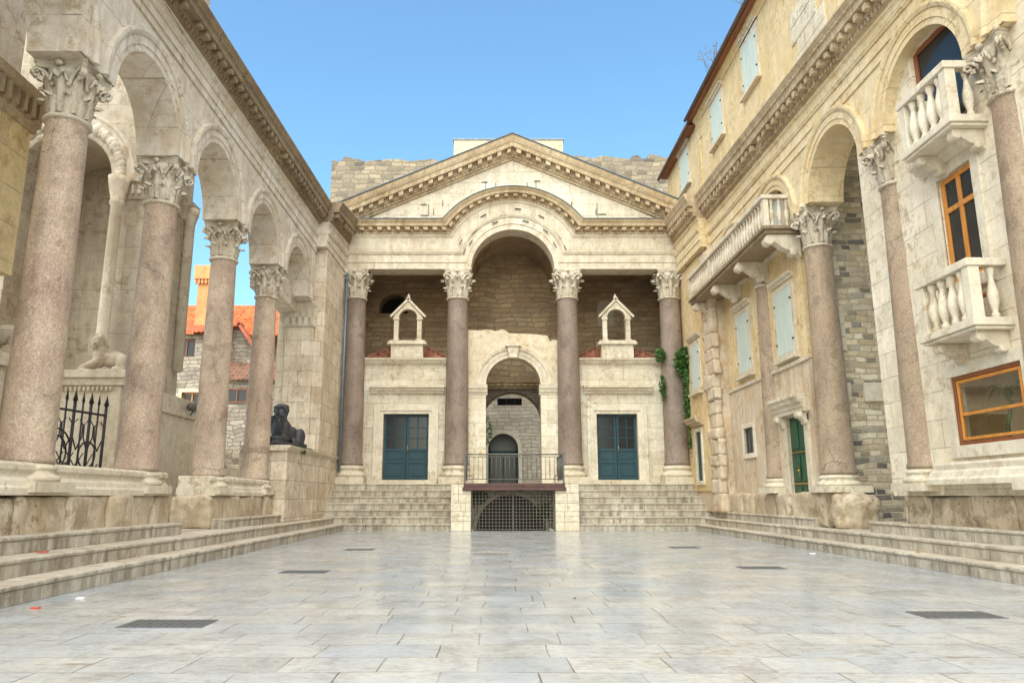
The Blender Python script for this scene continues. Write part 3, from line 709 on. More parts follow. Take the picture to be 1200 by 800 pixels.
# back wall of loggia
bw = thing('loggia_back_wall', 'brown rough masonry wall in the shade behind the columns, with passage arch', 'wall', (CX, 31.6, 1.5))
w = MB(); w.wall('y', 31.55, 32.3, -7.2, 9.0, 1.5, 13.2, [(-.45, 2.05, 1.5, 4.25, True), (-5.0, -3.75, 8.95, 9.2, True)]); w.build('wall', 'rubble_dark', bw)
w = MB(); w.box(-5.1, -3.6, 32.32, 32.5, 8.8, 10.2); w.build('blocked_lunette', 'dark', bw)
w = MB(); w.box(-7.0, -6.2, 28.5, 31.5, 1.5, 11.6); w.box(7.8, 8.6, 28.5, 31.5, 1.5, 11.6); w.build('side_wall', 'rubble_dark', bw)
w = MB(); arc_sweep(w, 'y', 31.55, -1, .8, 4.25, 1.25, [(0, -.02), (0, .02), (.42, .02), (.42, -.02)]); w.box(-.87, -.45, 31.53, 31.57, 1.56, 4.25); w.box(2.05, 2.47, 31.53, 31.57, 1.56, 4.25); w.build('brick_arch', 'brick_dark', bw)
w = MB(); w.sweep([(-1.6, 31.53, 5.62), (3.0, 31.53, 5.62)], [(0, 0, 1)] * 2, [(0, -1, 0)] * 2, [(0, 0), (0, .08), (.10, .12), (.12, .2), (.22, .22), (.24, .32), (.30, .34), (.30, 0)])
ornaments(w, [(-1.6, 31.53, 5.62), (3.0, 31.53, 5.62)], [(0, 0, 1)] * 2, [(0, -1, 0)] * 2, .28, [(.1, .2, .12, .3, .5, 1)]); w.build('carved_lintel', 'cornice', bw)
w = MB(); w.box(4.55, 5.25, 31.5, 31.56, 8.35, 9.2); arc_sweep(w, 'y', 31.55, -1, 4.9, 9.2, .0, [(0, 0), (0, .05), (.35, .05), (.35, 0)], n=12); w.build('blocked_window', 'tower', bw)

# =================================================================== GATEWAY between the middle columns
gw = thing('arched_gateway', 'cream plastered gateway wall with round arch, keystone and broken top edge', 'gateway', (CX, 28.3, 1.57))
w = MB(); xa, xb = -1.0, 2.52
w.wall('y', 28.3, 28.95, xa, xb, 1.57, 6.62, [(-.28, 1.82, 1.57, 5.33, True)], narc=28)
w.build('wall', 'gate_wall', gw)
w = MB(); w.prism([(xa, 6.622), (xb, 6.622), (xb, 7.05), (2.35, 7.10), (2.2, 7.02), (2.12, 7.25), (1.7, 7.3), (1.2, 7.33), (.62, 7.34), (.5, 7.45), (.35, 7.5), (.1, 7.43), (-.2, 7.5), (-.6, 7.46), (xa, 7.48)], 'y', 28.3, 28.95)
w.build('broken_parapet', 'gate_wall', gw)
w = MB(); arc_sweep(w, 'y', 28.3, -1, .77, 5.33, 1.05, [(0, -.02), (0, .03), (.14, .03), (.14, .05), (.30, .05), (.30, .09), (.40, .11), (.42, .11), (.42, -.02)], n=36); w.build('archivolt', 'facade_plain', gw)
w = MB(); w.prism([(.62, 6.34), (.92, 6.34), (1.0, 6.78), (.54, 6.78)], 'y', 28.08, 28.31); w.box(.47, 1.07, 28.02, 28.32, 6.78, 6.92); w.build('keystone', 'white_trim', gw, bevel=.02)
for sgn in (-1, 1):
    a = .77 + sgn * 1.05; b = .77 + sgn * 1.74
    w = MB(); w.box(a, b, 28.22, 28.298, 1.57, 4.92); w.build('jamb', 'white_stone', gw)
    w = MB(); w.sweep([(min(a, b) - .06 * (sgn > 0), 28.30, 4.92), (max(a, b) + .06 * (sgn < 0), 28.30, 4.92)], [(0, 0, 1)] * 2, [(0, -1, 0)] * 2, [(0, -.3), (0, .1), (.08, .12), (.10, .16), (.22, .18), (.24, .22), (.38, .24), (.38, -.3)]); w.build('impost', 'white_trim', gw)

# =================================================================== CHAPELS with blue doors
def chapel(x0, x1, dx0, dx1, label, side):
    xc = (dx0 + dx1) / 2; t = thing('chapel', label, 'chapel', ((x0 + x1) / 2, 28.35, 1.57), 'small chapels inside the portico')
    w = MB(); w.wall('y', 28.3, 28.9, x0, x1, 1.57, 6.15, [(dx0, dx1, 1.72, 4.2)]); w.build('wall', 'facade', t)
    w = MB(); w.sweep([(x0, 28.3, 6.10), (x1, 28.3, 6.10)], [(0, 0, 1)] * 2, [(0, -1, 0)] * 2, [(0, -.5), (0, .04), (.05, .06), (.07, .12), (.14, .14), (.16, .2), (.24, .22), (.24, -.5)]); w.build('cornice', 'facade_plain', t)
    # door surround
    w = MB()
    for i, (o, d) in enumerate([(.12, .06), (.24, .10), (.36, .07)]):
        a = [0, .12, .24][i]
        w.box(dx0 - o, dx0 - a, 28.3 - d, 28.302, 1.6, 4.2 + a); w.box(dx1 + a, dx1 + o, 28.3 - d, 28.302, 1.6, 4.2 + a); w.box(dx0 - o, dx1 + o, 28.3 - d, 28.302, 4.2 + a, 4.2 + o)
    w.build('door_surround', 'white_trim', t)
    w = MB(); hx0, hx1 = (-4.72, -1.86) if side < 0 else (3.45, 6.1)
    w.sweep([(hx0, 28.3, 4.98), (hx1, 28.3, 4.98)], [(0, 0, 1)] * 2, [(0, -1, 0)] * 2, [(0, -.02), (0, .1), (.06, .12), (.1, .2), (.18, .22), (.2, .3), (.28, .3), (.28, -.02)]); 
    w.build('door_hood', 'facade_plain', t)
    w = MB(); w.box(dx0 - .35, dx1 + .35, 28.0, 28.9, 1.572, 1.72); w.build('threshold', 'base', t)
    # doors
    for k in (0, 1):
        a = dx0 if k == 0 else xc; b = xc if k == 0 else dx1; a += .006; b -= .006
        w = MB(); yd = 28.52
        w.box(a, b, yd, yd + .05, 1.722, 4.195)
        for (s0, s1) in [(a, a + .09), (b - .09, b), ]: w.box(s0, s1, yd - .03, yd + .002, 1.722, 4.195)
        for z_ in (1.722, 2.35, 2.80, 4.10): w.box(a + .09, b - .09, yd - .03, yd + .002, z_, z_ + .10)
        w.box(a + .16, b - .16, yd - .02, yd + .002, 1.88, 2.28); w.box(a + .16, b - .16, yd - .02, yd + .002, 2.5, 2.74)
        for q in (1, ): xx = a + (b - a) / 2; w.box(xx - .02, xx + .02, yd - .028, yd + .002, 2.9, 4.10)
        for z_ in (3.28, 3.68): w.box(a + .09, b - .09, yd - .028, yd + .002, z_, z_ + .03)
        d = w.build('door', 'blue_door', t, bevel=.006)
        w = MB(); w.box(a + .09, b - .09, yd - .006, yd + .003, 2.9, 4.1); w.build('pane', 'glass', d)
        if k == 1:
            w = MB(); w.tube([(a + .05, yd - .04, 3.0), (a + .05, yd - .08, 2.98), (a + .05, yd - .08, 2.78), (a + .05, yd - .04, 2.76)], .014, 8); w.build('handle', 'brass', d)
    # hipped roof of barrel tiles
    w = MB(); ax = xc; zr = 7.62; yb = 31.4; ya = 28.55; n = int((x1 - x0) / .21)
    def H(x, y):
        return 6.36 + min((y - ya) * .75, (x - x0) * .64, (x1 - x) * .64, 1.02)
    vs = []; fs = []; nx = n * 6; ny = 14
    for j in range(ny + 1):
        for i in range(nx + 1):
            x = x0 + (x1 - x0) * i / nx; y = ya + (yb - ya) * j / ny
            hz = 0
            vs.append((x, y, H(x, y) + .08 * abs(math.sin(math.pi * i / 6)) - .03 * ((j * 1.0) % 2)))
    for j in range(ny):
        for i in range(nx): q = j * (nx + 1) + i; fs.append((q, q + 1, q + nx + 2, q + nx + 1))
    w.add(vs, fs, True)
    r_ = w.build('roof', 'tiles_chapel', t)
    w = MB()
    for s_ in (x0, x1):
        k = 12
        for q in range(k):
            u = q / k; xx = s_ + (xc - s_) * u * .95; yy = ya + (28.0 + 3 - ya) * 0 + .02 + u * 1.2; w.obox((xx, yy, H(xx, yy) + .06), ((xc - s_) / k * .55, .05, .07 * 1.0), (0, .05, 0), (0, 0, .03))
    w.build('hip_tiles', 'tiles_chapel', r_, bevel=.01)
    # bell gable
    bx = (-3.33 if side < 0 else 4.80); w = MB(); yb0, yb1 = 28.1, 28.5
    w.box(bx - .62, bx + .62, yb0, yb1, 6.342, 6.86); w.box(bx - .76, bx + .76, yb0 - .1, yb1 + .1, 6.86, 6.95); w.box(bx - .70, bx + .70, yb0 - .06, yb1 + .06, 6.95, 7.02)
    for s_ in (-1, 1):
        w.box(bx + s_ * .36, bx + s_ * .54, yb0 + .08, yb1 - .08, 7.02, 7.86); w.box(bx + s_ * .33, bx + s_ * .58, yb0 + .05, yb1 - .05, 7.86, 7.93)
        w.box(bx + s_ * .33, bx + s_ * .57, yb0 + .05, yb1 - .05, 7.02, 7.08)
    ro_ = [(bx - .56, 7.93), (bx - .36, 7.93)] + [(bx - .36 * math.cos(R(180 * k / 14)), 7.93 + .36 * math.sin(R(180 * k / 14))) for k in range(1, 14)] + [(bx + .36, 7.93), (bx + .56, 7.93), (bx + .56, 8.02), (bx, 8.62), (bx - .56, 8.02)]
    w.prism(ro_, 'y', yb0 + .08, yb1 - .08)
    for s_ in (-1, 1): w.obox((bx + s_ * .31, (yb0 + yb1) / 2, 8.36), (s_ * .37, 0, -.385), (0, .19, 0), (.03, 0, .03 * s_))
    w.lathe([(.05, 0), (.07, .05), (.035, .1), (.07, .18), (.05, .26), (.01, .34)], (bx, (yb0 + yb1) / 2, 8.60), 12)
    w.build('bell_gable', 'facade_plain', t, bevel=.008)
    return t
chapel(-4.98, -1.75, -4.18, -2.45, 'small stone chapel with blue double door, left of the central arch', -1)
chapel(3.22, 6.50, 3.93, 5.48, 'small stone chapel with blue double door, right of the central arch beside ivy', 1)
M['facade']

# =================================================================== LANDING, RAILING, CELLAR GATE
for x0, x1, s in ((-1.40, -.74, 'left'), (2.06, 2.84, 'right')):
    w = MB(); z = 0
    while z < 1.5:
        hgt = min(random.uniform(.26, .34), 1.52 - z)
        if 1.52 - z - hgt < .12: hgt = 1.52 - z
        xm = x0 + (x1 - x0) * random.choice((.38, .5, .62))
        w.box(x0, xm - .003, 25.12, 28.28, z, z + hgt - .006); w.box(xm + .003, x1, 25.12 + random.uniform(-.01, .01), 28.28, z, z + hgt - .006); z += hgt
    tag(w.build('stone_pier', 'white_stone', bevel=.012), 'square white block pier under the %s end of the red-brown landing slab' % s, 'pier', 'piers under the landing')
w = MB(); w.box(-1.02, 2.42, 25.02, 26.0, 1.30, 1.42); w.box(-.98, 2.38, 25.06, 26.0, 1.42, 1.548)
tag(w.build('landing_slab', 'landing', bevel=.02), 'red-brown stone slab spanning the cellar gate', 'slab')
rl = thing('railing', 'thin dark iron railing on the landing before the central arch', 'railing', (.7, 25.2, 1.55))
w = MB(); w.tube([(-.95, 25.2, 2.5), (2.35, 25.2, 2.5)], .022, 8); w.tube([(-.95, 25.2, 1.68), (2.35, 25.2, 1.68)], .014, 6); w.tube([(-.95, 25.2, 2.42), (2.35, 25.2, 2.42)], .012, 6)
for xx in (-.95, 2.35): w.tube([(xx, 25.2, 2.5), (xx, 27.9, 2.5)], .02, 8); w.tube([(xx, 25.2, 1.68), (xx, 27.9, 1.68)], .012, 6)
w.build('rail', 'grey_iron', rl)
for xx in (-.95, 2.35): MB().box(xx - .03, xx + .03, 25.17, 25.23, 1.55, 2.56).build('post', 'grey_iron', rl)
w = MB(); 
for k in range(1, 22): xx = -.95 + 3.3 * k / 22; w.tube([(xx, 25.2, 1.68), (xx, 25.2, 2.42)], .009, 5)
for k in range(1, 16):
    for xx in (-.95, 2.35): yy = 25.2 + 2.7 * k / 16; w.tube([(xx, yy, 1.68), (xx, yy, 2.5)], .009, 5)
w.build('bars', 'grey_iron', rl)
cg = thing('cellar_gate', 'pale metal grid gate closing the cellar stairs under the landing', 'gate', (.66, 25.5, 0))
w = MB(); gy = 25.5
for k in range(0, 25): xx = -.70 + 2.72 * k / 24; w.box(xx - .006, xx + .006, gy, gy + .02, .03, 1.28)
for k in range(0, 12): zz = .05 + 1.2 * k / 11; w.box(-.70, 2.02, gy - .012, gy - .001, zz - .006, zz + .006)
w.build('grid', 'gate_grid', cg)
for a_, b_ in ((-.736, -.70), (2.02, 2.056), (.64, .69)): MB().box(a_, b_, gy - .02, gy + .03, .02, 1.30).build('upright', 'grey_iron', cg)
cv = thing('cellar_vault', 'dark arched cellar opening with rubble edges behind the metal grid', 'vault', (.66, 28.2, 0))
w = MB(); w.wall('y', 28.21, 28.6, -.735, 2.055, -2.2, 1.35, [(-.62, 1.94, -2.2, -.10, True)]); w.build('wall', 'rubble_house', cv)
w = MB(); arc_sweep(w, 'y', 28.2, -1, .66, -.10, 1.28, [(0, -.02), (0, .04), (.14, .05), (.14, -.02)]); w.build('arch_ring', 'facade_plain', cv)
w = MB(); w.box(-.74, 2.06, 28.62, 28.7, -2.3, 1.2); w.build('painted_darkness', 'dark', cv)  # near-black sheet, the cellar's darkness put into its colour
st = thing('cellar_stairs', 'stone stairs going down into the cellar behind the grid', 'stairs', (.66, 26.5, -.3))
for k in range(7): MB().box(-.735, 2.055, 25.62 + k * .32, 25.62 + (k + 1) * .32 - .002, -2.3, -.16 - k * .2).build('step', 'steps', st)

# =================================================================== GALLERY HOUSE seen through the arch
gh = thing('arcade_house', 'pale rubble house with arched dark door, seen through the central arch', 'house', (1, 45, 1.5))
w = MB(); w.wall('y', 45, 45.6, -6, 9, .5, 14, [(-.30, 1.50, 1.56, 3.95, True), (.25, 1.75, 6.55, 7.0)]); w.build('wall', 'rubble_house', gh)
w = MB(); arc_sweep(w, 'y', 45, -1, .6, 3.95, .9, [(0, -.05), (0, .05), (.22, .08), (.22, -.05)]); w.box(-.52, -.30, 44.93, 45.02, 1.56, 3.95); w.box(1.50, 1.72, 44.93, 45.02, 1.56, 3.95); w.build('door_surround', 'white_trim', gh)
w = MB(); w.box(-.3, 1.5, 45.3, 45.35, 1.56, 4.9); d = w.build('door', 'glass', gh)
w = MB(); w.box(-.3, 1.5, 45.24, 45.298, 3.70, 3.82); w.box(-.3, -.18, 45.24, 45.298, 1.6, 4.6); w.box(.56, .64, 45.24, 45.298, 1.6, 3.7); w.box(1.38, 1.5, 45.24, 45.298, 1.6, 4.6); w.build('door_frame', 'blue_door', d)
w = MB(); w.box(.25, 1.75, 45.3, 45.35, 6.55, 7.0); wd = w.build('window', 'glass', gh)
for k in range(3): MB().box(.25 + k * .52, .30 + k * .52, 45.2, 45.298, 6.55, 7.0).build('mullion', 'blue_door', wd)
struct(MB().box(-6, 9, 32.3, 44.9, 1.3, 1.55).build('vestibule_floor', 'pavement'))
vw = thing('vestibule_side_walls', 'dark brick passage walls framing the view through the arch', 'wall', (2.6, 36, 1.5))
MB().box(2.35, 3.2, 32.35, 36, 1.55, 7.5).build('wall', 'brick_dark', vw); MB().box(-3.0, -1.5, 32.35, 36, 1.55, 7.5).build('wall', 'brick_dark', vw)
w = MB()
def blob_leaves(mb, c, rad, n, size, flat=1.):
    for _ in range(n):
        while True:
            p = Vector((random.uniform(-1, 1), random.uniform(-1, 1), random.uniform(-1, 1)))
            if p.length < 1: break
        q = Vector(c) + Vector((p.x * rad[0], p.y * rad[1], p.z * rad[2]))
        a = Vector((random.gauss(0, 1), random.gauss(0, 1), random.gauss(0, 1) * .6)).normalized(); b = a.cross(Vector((random.gauss(0, 1), random.gauss(0, 1), random.gauss(0, 1)))).normalized()
        s_ = size * random.uniform(.6, 1.3)
        mb.add([q - a * s_, q - b * s_ * .5, q + a * s_, q + b * s_ * .5], [(0, 1, 2, 3)])
blob_leaves(w, (-.55, 44.4, 5.0), (.5, .3, 1.0), 260, .1)
tag(w.build('hanging_plant', 'leaf'), 'green hanging plant on the rubble house seen through the arch', 'plant')
for (cx_, cz_, lab) in ((-.5, 1.12, 'green fern at the left corner behind the cellar grid'), (1.85, .65, 'green fern at the right side behind the cellar grid')):
    w = MB(); blob_leaves(w, (cx_, 27.9, cz_), (.3, .2, .3), 420, .06); tag(w.build('fern', 'leaf'), lab, 'plant', 'ferns in the cellar opening')

# =================================================================== WALLS ABOVE AND BEHIND
def ragged(mb, x0, x1, zb, zt, y0, y1, step=.55, amp=.12, slope=0):
    poly = [(x0, zb)]; poly.append((x1, zb)); xs = []; x = x1
    while x > x0: xs.append(x); x -= random.uniform(.3, .8)
    for x in xs: z = zt + slope * (x - x0) + random.uniform(-amp, amp); poly.append((x, z)); poly.append((max(x0, x - random.uniform(.25, .3)), z + random.uniform(-.03, .03)))
    poly.append((x0, zt)); mb.prism(poly, 'y', y0, y1)
w = MB(); ragged(w, -8.42, -1.2, 8, 18.35, 36, 37.5)
tag(w.build('rubble_wall', 'rubble_top'), 'rough stone wall rising behind the left slope of the pediment', 'wall', 'rough walls above the portico')
w = MB(); ragged(w, 3.4, 10.5, 8, 18.5, 36, 37.5)
tag(w.build('rubble_wall', 'rubble_top'), 'rough stone wall rising behind the right slope of the pediment', 'wall', 'rough walls above the portico')
bb = thing('plastered_attic_block', 'plain beige plastered block poking up behind the pediment peak', 'building', (.9, 34, 12))
MB().box(-1.95, 3.45, 34, 37.9, 12, 18.4).build('wall', 'beige_plaster', bb); MB().box(-2.0, 3.5, 33.95, 37.95, 18.4, 18.48).build('coping', 'lead', bb)

# =================================================================== ARCADES
YS = [6.87, 10.42, 13.70, 17.14, 20.56, 23.98]
YS_L = YS
def lift(y, za, zb): return za + (zb - za) * (y - 4) / 20.3
def arcade(side):
    L = side < 0
    xf, xb = (-6.1, -6.9) if L else (7.5, 8.3); xc = -6.5 if L else 7.86; s = 1 if L else -1
    zsp, zc, zs = (7.54, 6.70, 1.56) if L else (7.93, 7.03, 1.60); r = 1.21 if L else 1.2
    wm = 'left_wall' if L else 'right_wall'
    t = thing('arcade', 'grey-white marble arcade on pale speckled granite columns along the left side' if L else 'cream stone arcade on reddish granite columns along the right side, houses built into it', 'arcade', (xc, 14, 0), 'arcades flanking the courtyard')
    ops = []
    YS = YS_L if L else [6.8, 10.22, 13.5, 17.14, 20.56, 23.98]
    ys = [3.45] + YS
    for i in range(len(ys) - 1):
        c_ = (ys[i] + ys[i + 1]) / 2; rr = r
        ops.append((c_ - rr, c_ + rr, zsp, zsp, True))
    w = MB(); w.wall('x', xf, xb, 3.0, 24.35, zsp, 9.35, [(a, b, zsp, zsp + .001, True) for a, b, _, _, _ in ops], narc=30); w.build('wall', wm, t)
    for (a, b, *_ ) in ops:
        w = MB(); arc_sweep(w, 'x', xf, s, (a + b) / 2, zsp, r, ARCHV, n=34)
        w.build('archivolt', 'left_wall' if L else 'right_wall', t)
    zt = (10.02, 11.05) if L else (10.25, 11.35)
    y0, y1 = 3.0, 24.35
    P_ = [(xf, y0, 9.33), (xf, y1, 9.33)]; A_ = [(0, 0, (zt[0] - 9.33) / 1.54), (0, 0, (zt[1] - 9.33) / 1.54)]; B_ = [(s, 0, 0)] * 2
    w = MB(); w.sweep(P_, A_, B_, ENT + [(.84, -.78)]); w.build('entablature', wm, t)
    c = MB(); cor = [(a + .84, b) for a, b in CORN]; c.sweep(P_, A_, B_, cor)
    ornaments(c, P_, A_, B_, .34, [(.84 + .175, .84 + .335, .21, .385, .5, 1), (.84 + .055, .84 + .155, .13, .22, .55, 2.5), (.84 + .51, .84 + .6, .40, .47, .5, 2)])
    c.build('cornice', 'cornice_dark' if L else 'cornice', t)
    # ressaut over the end pier
    xr = xf + s * .36; P2 = [(xr, 24.25, 9.5), (xr, 27.55, 9.6)]; z2 = (11.12, 11.66) if L else (11.42, 11.66)
    A2 = [(0, 0, (z2[0] - 9.5) / 1.54), (0, 0, (z2[1] - 9.6) / 1.54)]
    w = MB(); w.sweep(P2, A2, B_, ENT + [(.84, -.78)]); w.build('entablature', wm, t)
    c = MB(); c.sweep(P2, A2, B_, cor); ornaments(c, P2, A2, B_, .34, [(.84 + .175, .84 + .335, .21, .385, .5, 1), (.84 + .055, .84 + .155, .13, .22, .55, 2.5)])
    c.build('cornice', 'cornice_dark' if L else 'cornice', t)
    # pier
    w = MB(); zb_ = .63
    if L:
        w.box(-7.3, -5.74, 24.55, 28.3, zb_, 9.6)
        w.build('pier', 'left_pier', t, bevel=.03)
        w = MB(); w.box(-7.0, -6.05, 24.40, 24.56, .63, 6.70); w.build('pilaster', 'left_pier', t, bevel=.04)
        w = MB(); w.sweep([(-7.05, 24.55, 6.7), (-6.0, 24.55, 6.7)], [(0, 0, 1)] * 2, [(0, -1, 0)] * 2, [(0, 0), (0, .17), (.3, .19), (.55, .26), (.72, .36), (.74, .40), (.84, .40), (.84, 0)])
        for k in range(5):
            for q, (zz, ww) in enumerate(((6.78, .3), (7.05, .26))): w.obox((-6.93 + k * .21 + (q * .08), 24.34, zz + .12), (.07, 0, 0), (0, .06, .02), (0, -.03, .14))
        w.build('pilaster_capital', 'capital', t, bevel=.02)
        # backing wall blocking the last arch
        MB().box(-7.25, -6.6, 21.3, 24.5, 7.2, 9.3).build('arch_infill', 'left_wall', t)
    else:
        w.box(7.32, 8.6, 24.2, 28.3, zb_, 9.6); w.build('pier', 'pink_plaster', t)
        w = MB(); z = .63
        while z < 9.3:
            hh = random.uniform(.35, .6); w.rock(7.24 + random.uniform(-.02, .04), 7.5, 24.12 + random.uniform(-.08, .06), 25.15 + random.uniform(-.2, .05), z, min(9.4, z + hh) - .004, cell=.07, amp=.03, rnd=.015, seed=z); z += hh
        w.build('pilaster', 'pink_plaster', t)
    # columns
    ci = 0
    for y in YS[:-1]:
        column(t, xc, y, .0 + zs - .40, zs, zc, zsp, *((.350, .29) if L else (.365, .30)), 'granite_left' if L else 'granite', rz=random.choice((0, 1, 2, 3)) * math.pi / 2)
    return t
arcL = arcade(-1); arcR = arcade(1)
YS_R = YS

# stylobate courses: moulded base course + rough blocks
def base_course(label, side, ya, yb, zb=.42, z1=1.12, z2=1.56, name='base_course', both=True, rough=False, xin=0.):
    s = 1 if side < 0 else -1; xw = (-6.12 if side < 0 else 7.70) + xin * s; xb = -7.0 if side < 0 else 8.35
    t = thing(name, label, 'stone base', (xw, (ya + yb) / 2, zb), 'stone bases under the arcades')
    # blocks as individual stones of one masonry course
    w = MB(); y = ya
    while y < yb - .01:
        Lb = min(random.uniform(.7, 1.25), yb - y)
        if yb - y - Lb < .45: Lb = yb - y
        jj = random.uniform(-.03, .05)
        w.rock(xw + s * jj, xb, y + .004, y + Lb - .004, zb - .01, z1 + random.uniform(-.01, .01), cell=.07, amp=.07 if rough else .03, rnd=.13 if rough else .045, seed=y); y += Lb
    w.build('block_course', 'blocks', t)
    if z2 > z1 + .05:
        k = (z2 - z1) / .44
        prof = [(0, .8), (0, -.03), (.10 * k, -.03), (.12 * k, -.08), (.20 * k, -.10), (.24 * k, -.17), (.30 * k, -.18), (.33 * k, -.20), (.40 * k, -.22), (.435 * k, -.26), (.435 * k, .8)]
        prof = [(a, -b) for a, b in prof]
        w = MB(); w.sweep([(xw, ya + .12, z1), (xw, yb - .12, z1)], [(0, 0, 1)] * 2, [(s, 0, 0)] * 2, [(a, b) for a, b in [(0, -.8), (0, .02), (.10 * k, .02), (.12 * k, -.02), (.20 * k, -.04), (.24 * k, -.10), (.30 * k, -.11), (.33 * k, -.06), (.40 * k, -.06), (.435 * k, -.1), (.435 * k, -.8)]])
        w.build('moulded_course', 'base', t, bevel=.012)
    return t
base_course('long moulded stone base under the two nearest left columns', -1, 3.2, 14.45)
base_course('moulded stone base under the third and fourth left columns', -1, 16.45, 21.05)
base_course('rounded eroded stone base under the right column beside the green door', 1, 16.35, 18.1, z1=1.20, z2=1.2, rough=True, xin=.26)
base_course('moulded white stone base under the nearest right house and its columns', 1, 5.0, 14.2, z1=1.12, z2=1.6)
base_course('low weathered stone plinth along the right house wall', 1, 18.2, 24.15, z1=1.19, z2=1.19, xin=.1, name='plinth_course')

# =================================================================== LEFT SIDE: podium with sphinx
pd = thing('podium_wall', 'pinkish ashlar podium wall under the black sphinx', 'wall', (-5.8, 23, .42))
MB().box(-7.1, -5.76, 20.95, 27.9, .42, 2.38).build('wall', 'left_pier', pd, bevel=.02)
w = MB(); w.sweep([(-5.76, 20.85, 2.37), (-5.76, 28.0, 2.37)], [(0, 0, 1)] * 2, [(1, 0, 0)] * 2, [(0, -1.3), (0, .02), (.05, .03), (.09, .10), (.15, .12), (.15, -1.3)]); w.build('coping', 'facade_plain', pd)
def remesh(mb, name, voxel, mat, smooth=4):
    me = mb.mesh(name, M[mat]); o = bpy.data.objects.new('tmp', me); COL.objects.link(o)
    r = o.modifiers.new('r', 'REMESH'); r.mode = 'VOXEL'; r.voxel_size = voxel
    sm = o.modifiers.new('s', 'SMOOTH'); sm.factor = .5; sm.iterations = smooth
    dg = bpy.context.evaluated_depsgraph_get(); dg.update()
    m2 = bpy.data.meshes.new_from_object(o.evaluated_get(dg)); bpy.data.objects.remove(o); m2.name = name
    m2.polygons.foreach_set('use_smooth', [True] * len(m2.polygons))
    if not m2.materials: m2.materials.append(M[mat])
    return m2
def capsule(mb, a, b, r1, r2=None, n=10):
    r2 = r1 if r2 is None else r2; mb.tube([a, b], r1, n, r2); mb.sphere(a, r1, 8); mb.sphere(b, r2, 8)
# sphinx: local, faces -y (toward the camera), body behind to +y
s_ = MB()
s_.box(-.36, .36, -.55, 1.15, 0, .10)
for x in (-.2, .2): capsule(s_, (x, -.42, .19), (x, .15, .21), .095); s_.box(x - .1, x + .1, -.52, -.3, .08, .24)
s_.sphere((0, .45, .36), .30, 12, (1, 2.0, .85)); s_.sphere((0, .08, .48), .29, 12, (1.05, .85, 1.25))
for x in (-.26, .26): s_.sphere((x, .85, .30), .22, 10, (.6, 1.2, 1.05)); capsule(s_, (x, .95, .17), (x, .45, .16), .08)
s_.tube([(0, 1.05, .2), (.2, 1.12, .14), (.34, .9, .14), (.36, .6, .16)], .05, 8)
s_.sphere((0, -.02, .93), .155, 12, (.92, 1.0, 1.2))
# nemes headdress
s_.prism([(-.14, .78), (-.30, .62), (-.32, .56), (-.17, .54), (.17, .54), (.32, .56), (.30, .62), (.14, .78), (.235, .98), (.20, 1.13), (.10, 1.18), (-.10, 1.18), (-.20, 1.13), (-.235, .98)], 'y', -.02, .20)
s_.box(-.26, -.15, -.10, .05, .46, .86); s_.box(.15, .26, -.10, .05, .46, .86)
s_.box(-.16, .16, -.15, .1, 1.06, 1.11); s_.sphere((0, -.17, .92), .035, 6, (.7, 1, 1.3)); s_.box(-.05, .05, -.165, -.1, .84, .86)
for x in (-.065, .065): s_.sphere((x, -.145, .965), .03, 6, (1.2, .5, .6))
s_.box(-.045, .045, -.16, -.05, .68, .80)
sp = bpy.data.objects.new('sphinx', remesh(s_, 'sphinx', .022, 'black_granite', 2)); COL.objects.link(sp)
sp.location = (-6.22, 21.6, 2.52); sp.rotation_euler = (0, 0, R(-26)); sp.scale = (1.05, .72, 1.05)
tag(sp, 'black granite sphinx statue crouching on the left podium', 'statue')
w = MB(); blob_leaves(w, (-5.95, 22.6, 2.58), (.2, .9, .09), 500, .04); blob_leaves(w, (-5.72, 22.5, 2.45), (.08, .3, .12), 120, .04); blob_leaves(w, (-5.95, 24, 2.57), (.15, .6, .06), 160, .035)
tag(w.build('creeper', 'leaf'), 'low green creeper spilling over the podium edge beside the sphinx', 'plant')
w = MB(); w.tube([(-5.62, 27.45, 2.0), (-5.62, 27.45, 9.5)], .05, 8); tag(w.build('drainpipe', 'lead'), 'slim grey drainpipe in the left corner beside the portico column', 'pipe')

# =================================================================== LEFT SIDE: tower, yellow building, gate
tw = thing('bell_tower_base', 'grey stone tower base with carved arch and engaged column behind the left arcade', 'tower', (-9.5, 18.5, .42))
w = MB(); w.wall('y', 17.5, 19.4, -15.5, -8.35, .43, 17, [(-12.0, -9.55, .43, 8.9, True)], narc=24); w.build('wall', 'tower', tw)
MB().box(-15.5, -9.2, 19.45, 19.9, .43, 17).build('inner_wall', 'tower', tw)
w = MB(); arc_sweep(w, 'y', 17.5, -1, -10.775, 8.9, 1.225, [(0, -.02), (0, .16), (.05, .20), (.48, .20), (.54, .24), (.6, .24), (.6, -.02)])
for k in range(36):
    a = R(5 * k + 2); rr = 1.225 + .26; w.sphere((-10.775 - rr * math.cos(a), 17.28, 8.9 + rr * math.sin(a)), random.uniform(.09, .15), 6, (1, .8, 1.2))
w.build('carved_archivolt', 'capital', tw)
w = MB(); w.sweep([(-9.55, 17.5, 8.4), (-8.2, 17.5, 8.4)], [(0, 0, 1)] * 2, [(0, -1, 0)] * 2, [(0, -.02), (0, .04), (.06, .06), (.36, .14), (.40, .22), (.5, .24), (.5, -.02)])
w.sweep([(-8.35, 17.4, 8.4), (-8.35, 19.4, 8.4)], [(0, 0, 1)] * 2, [(1, 0, 0)] * 2, [(0, -.02), (0, .04), (.06, .06), (.36, .14), (.40, .22), (.5, .24), (.5, -.02)])
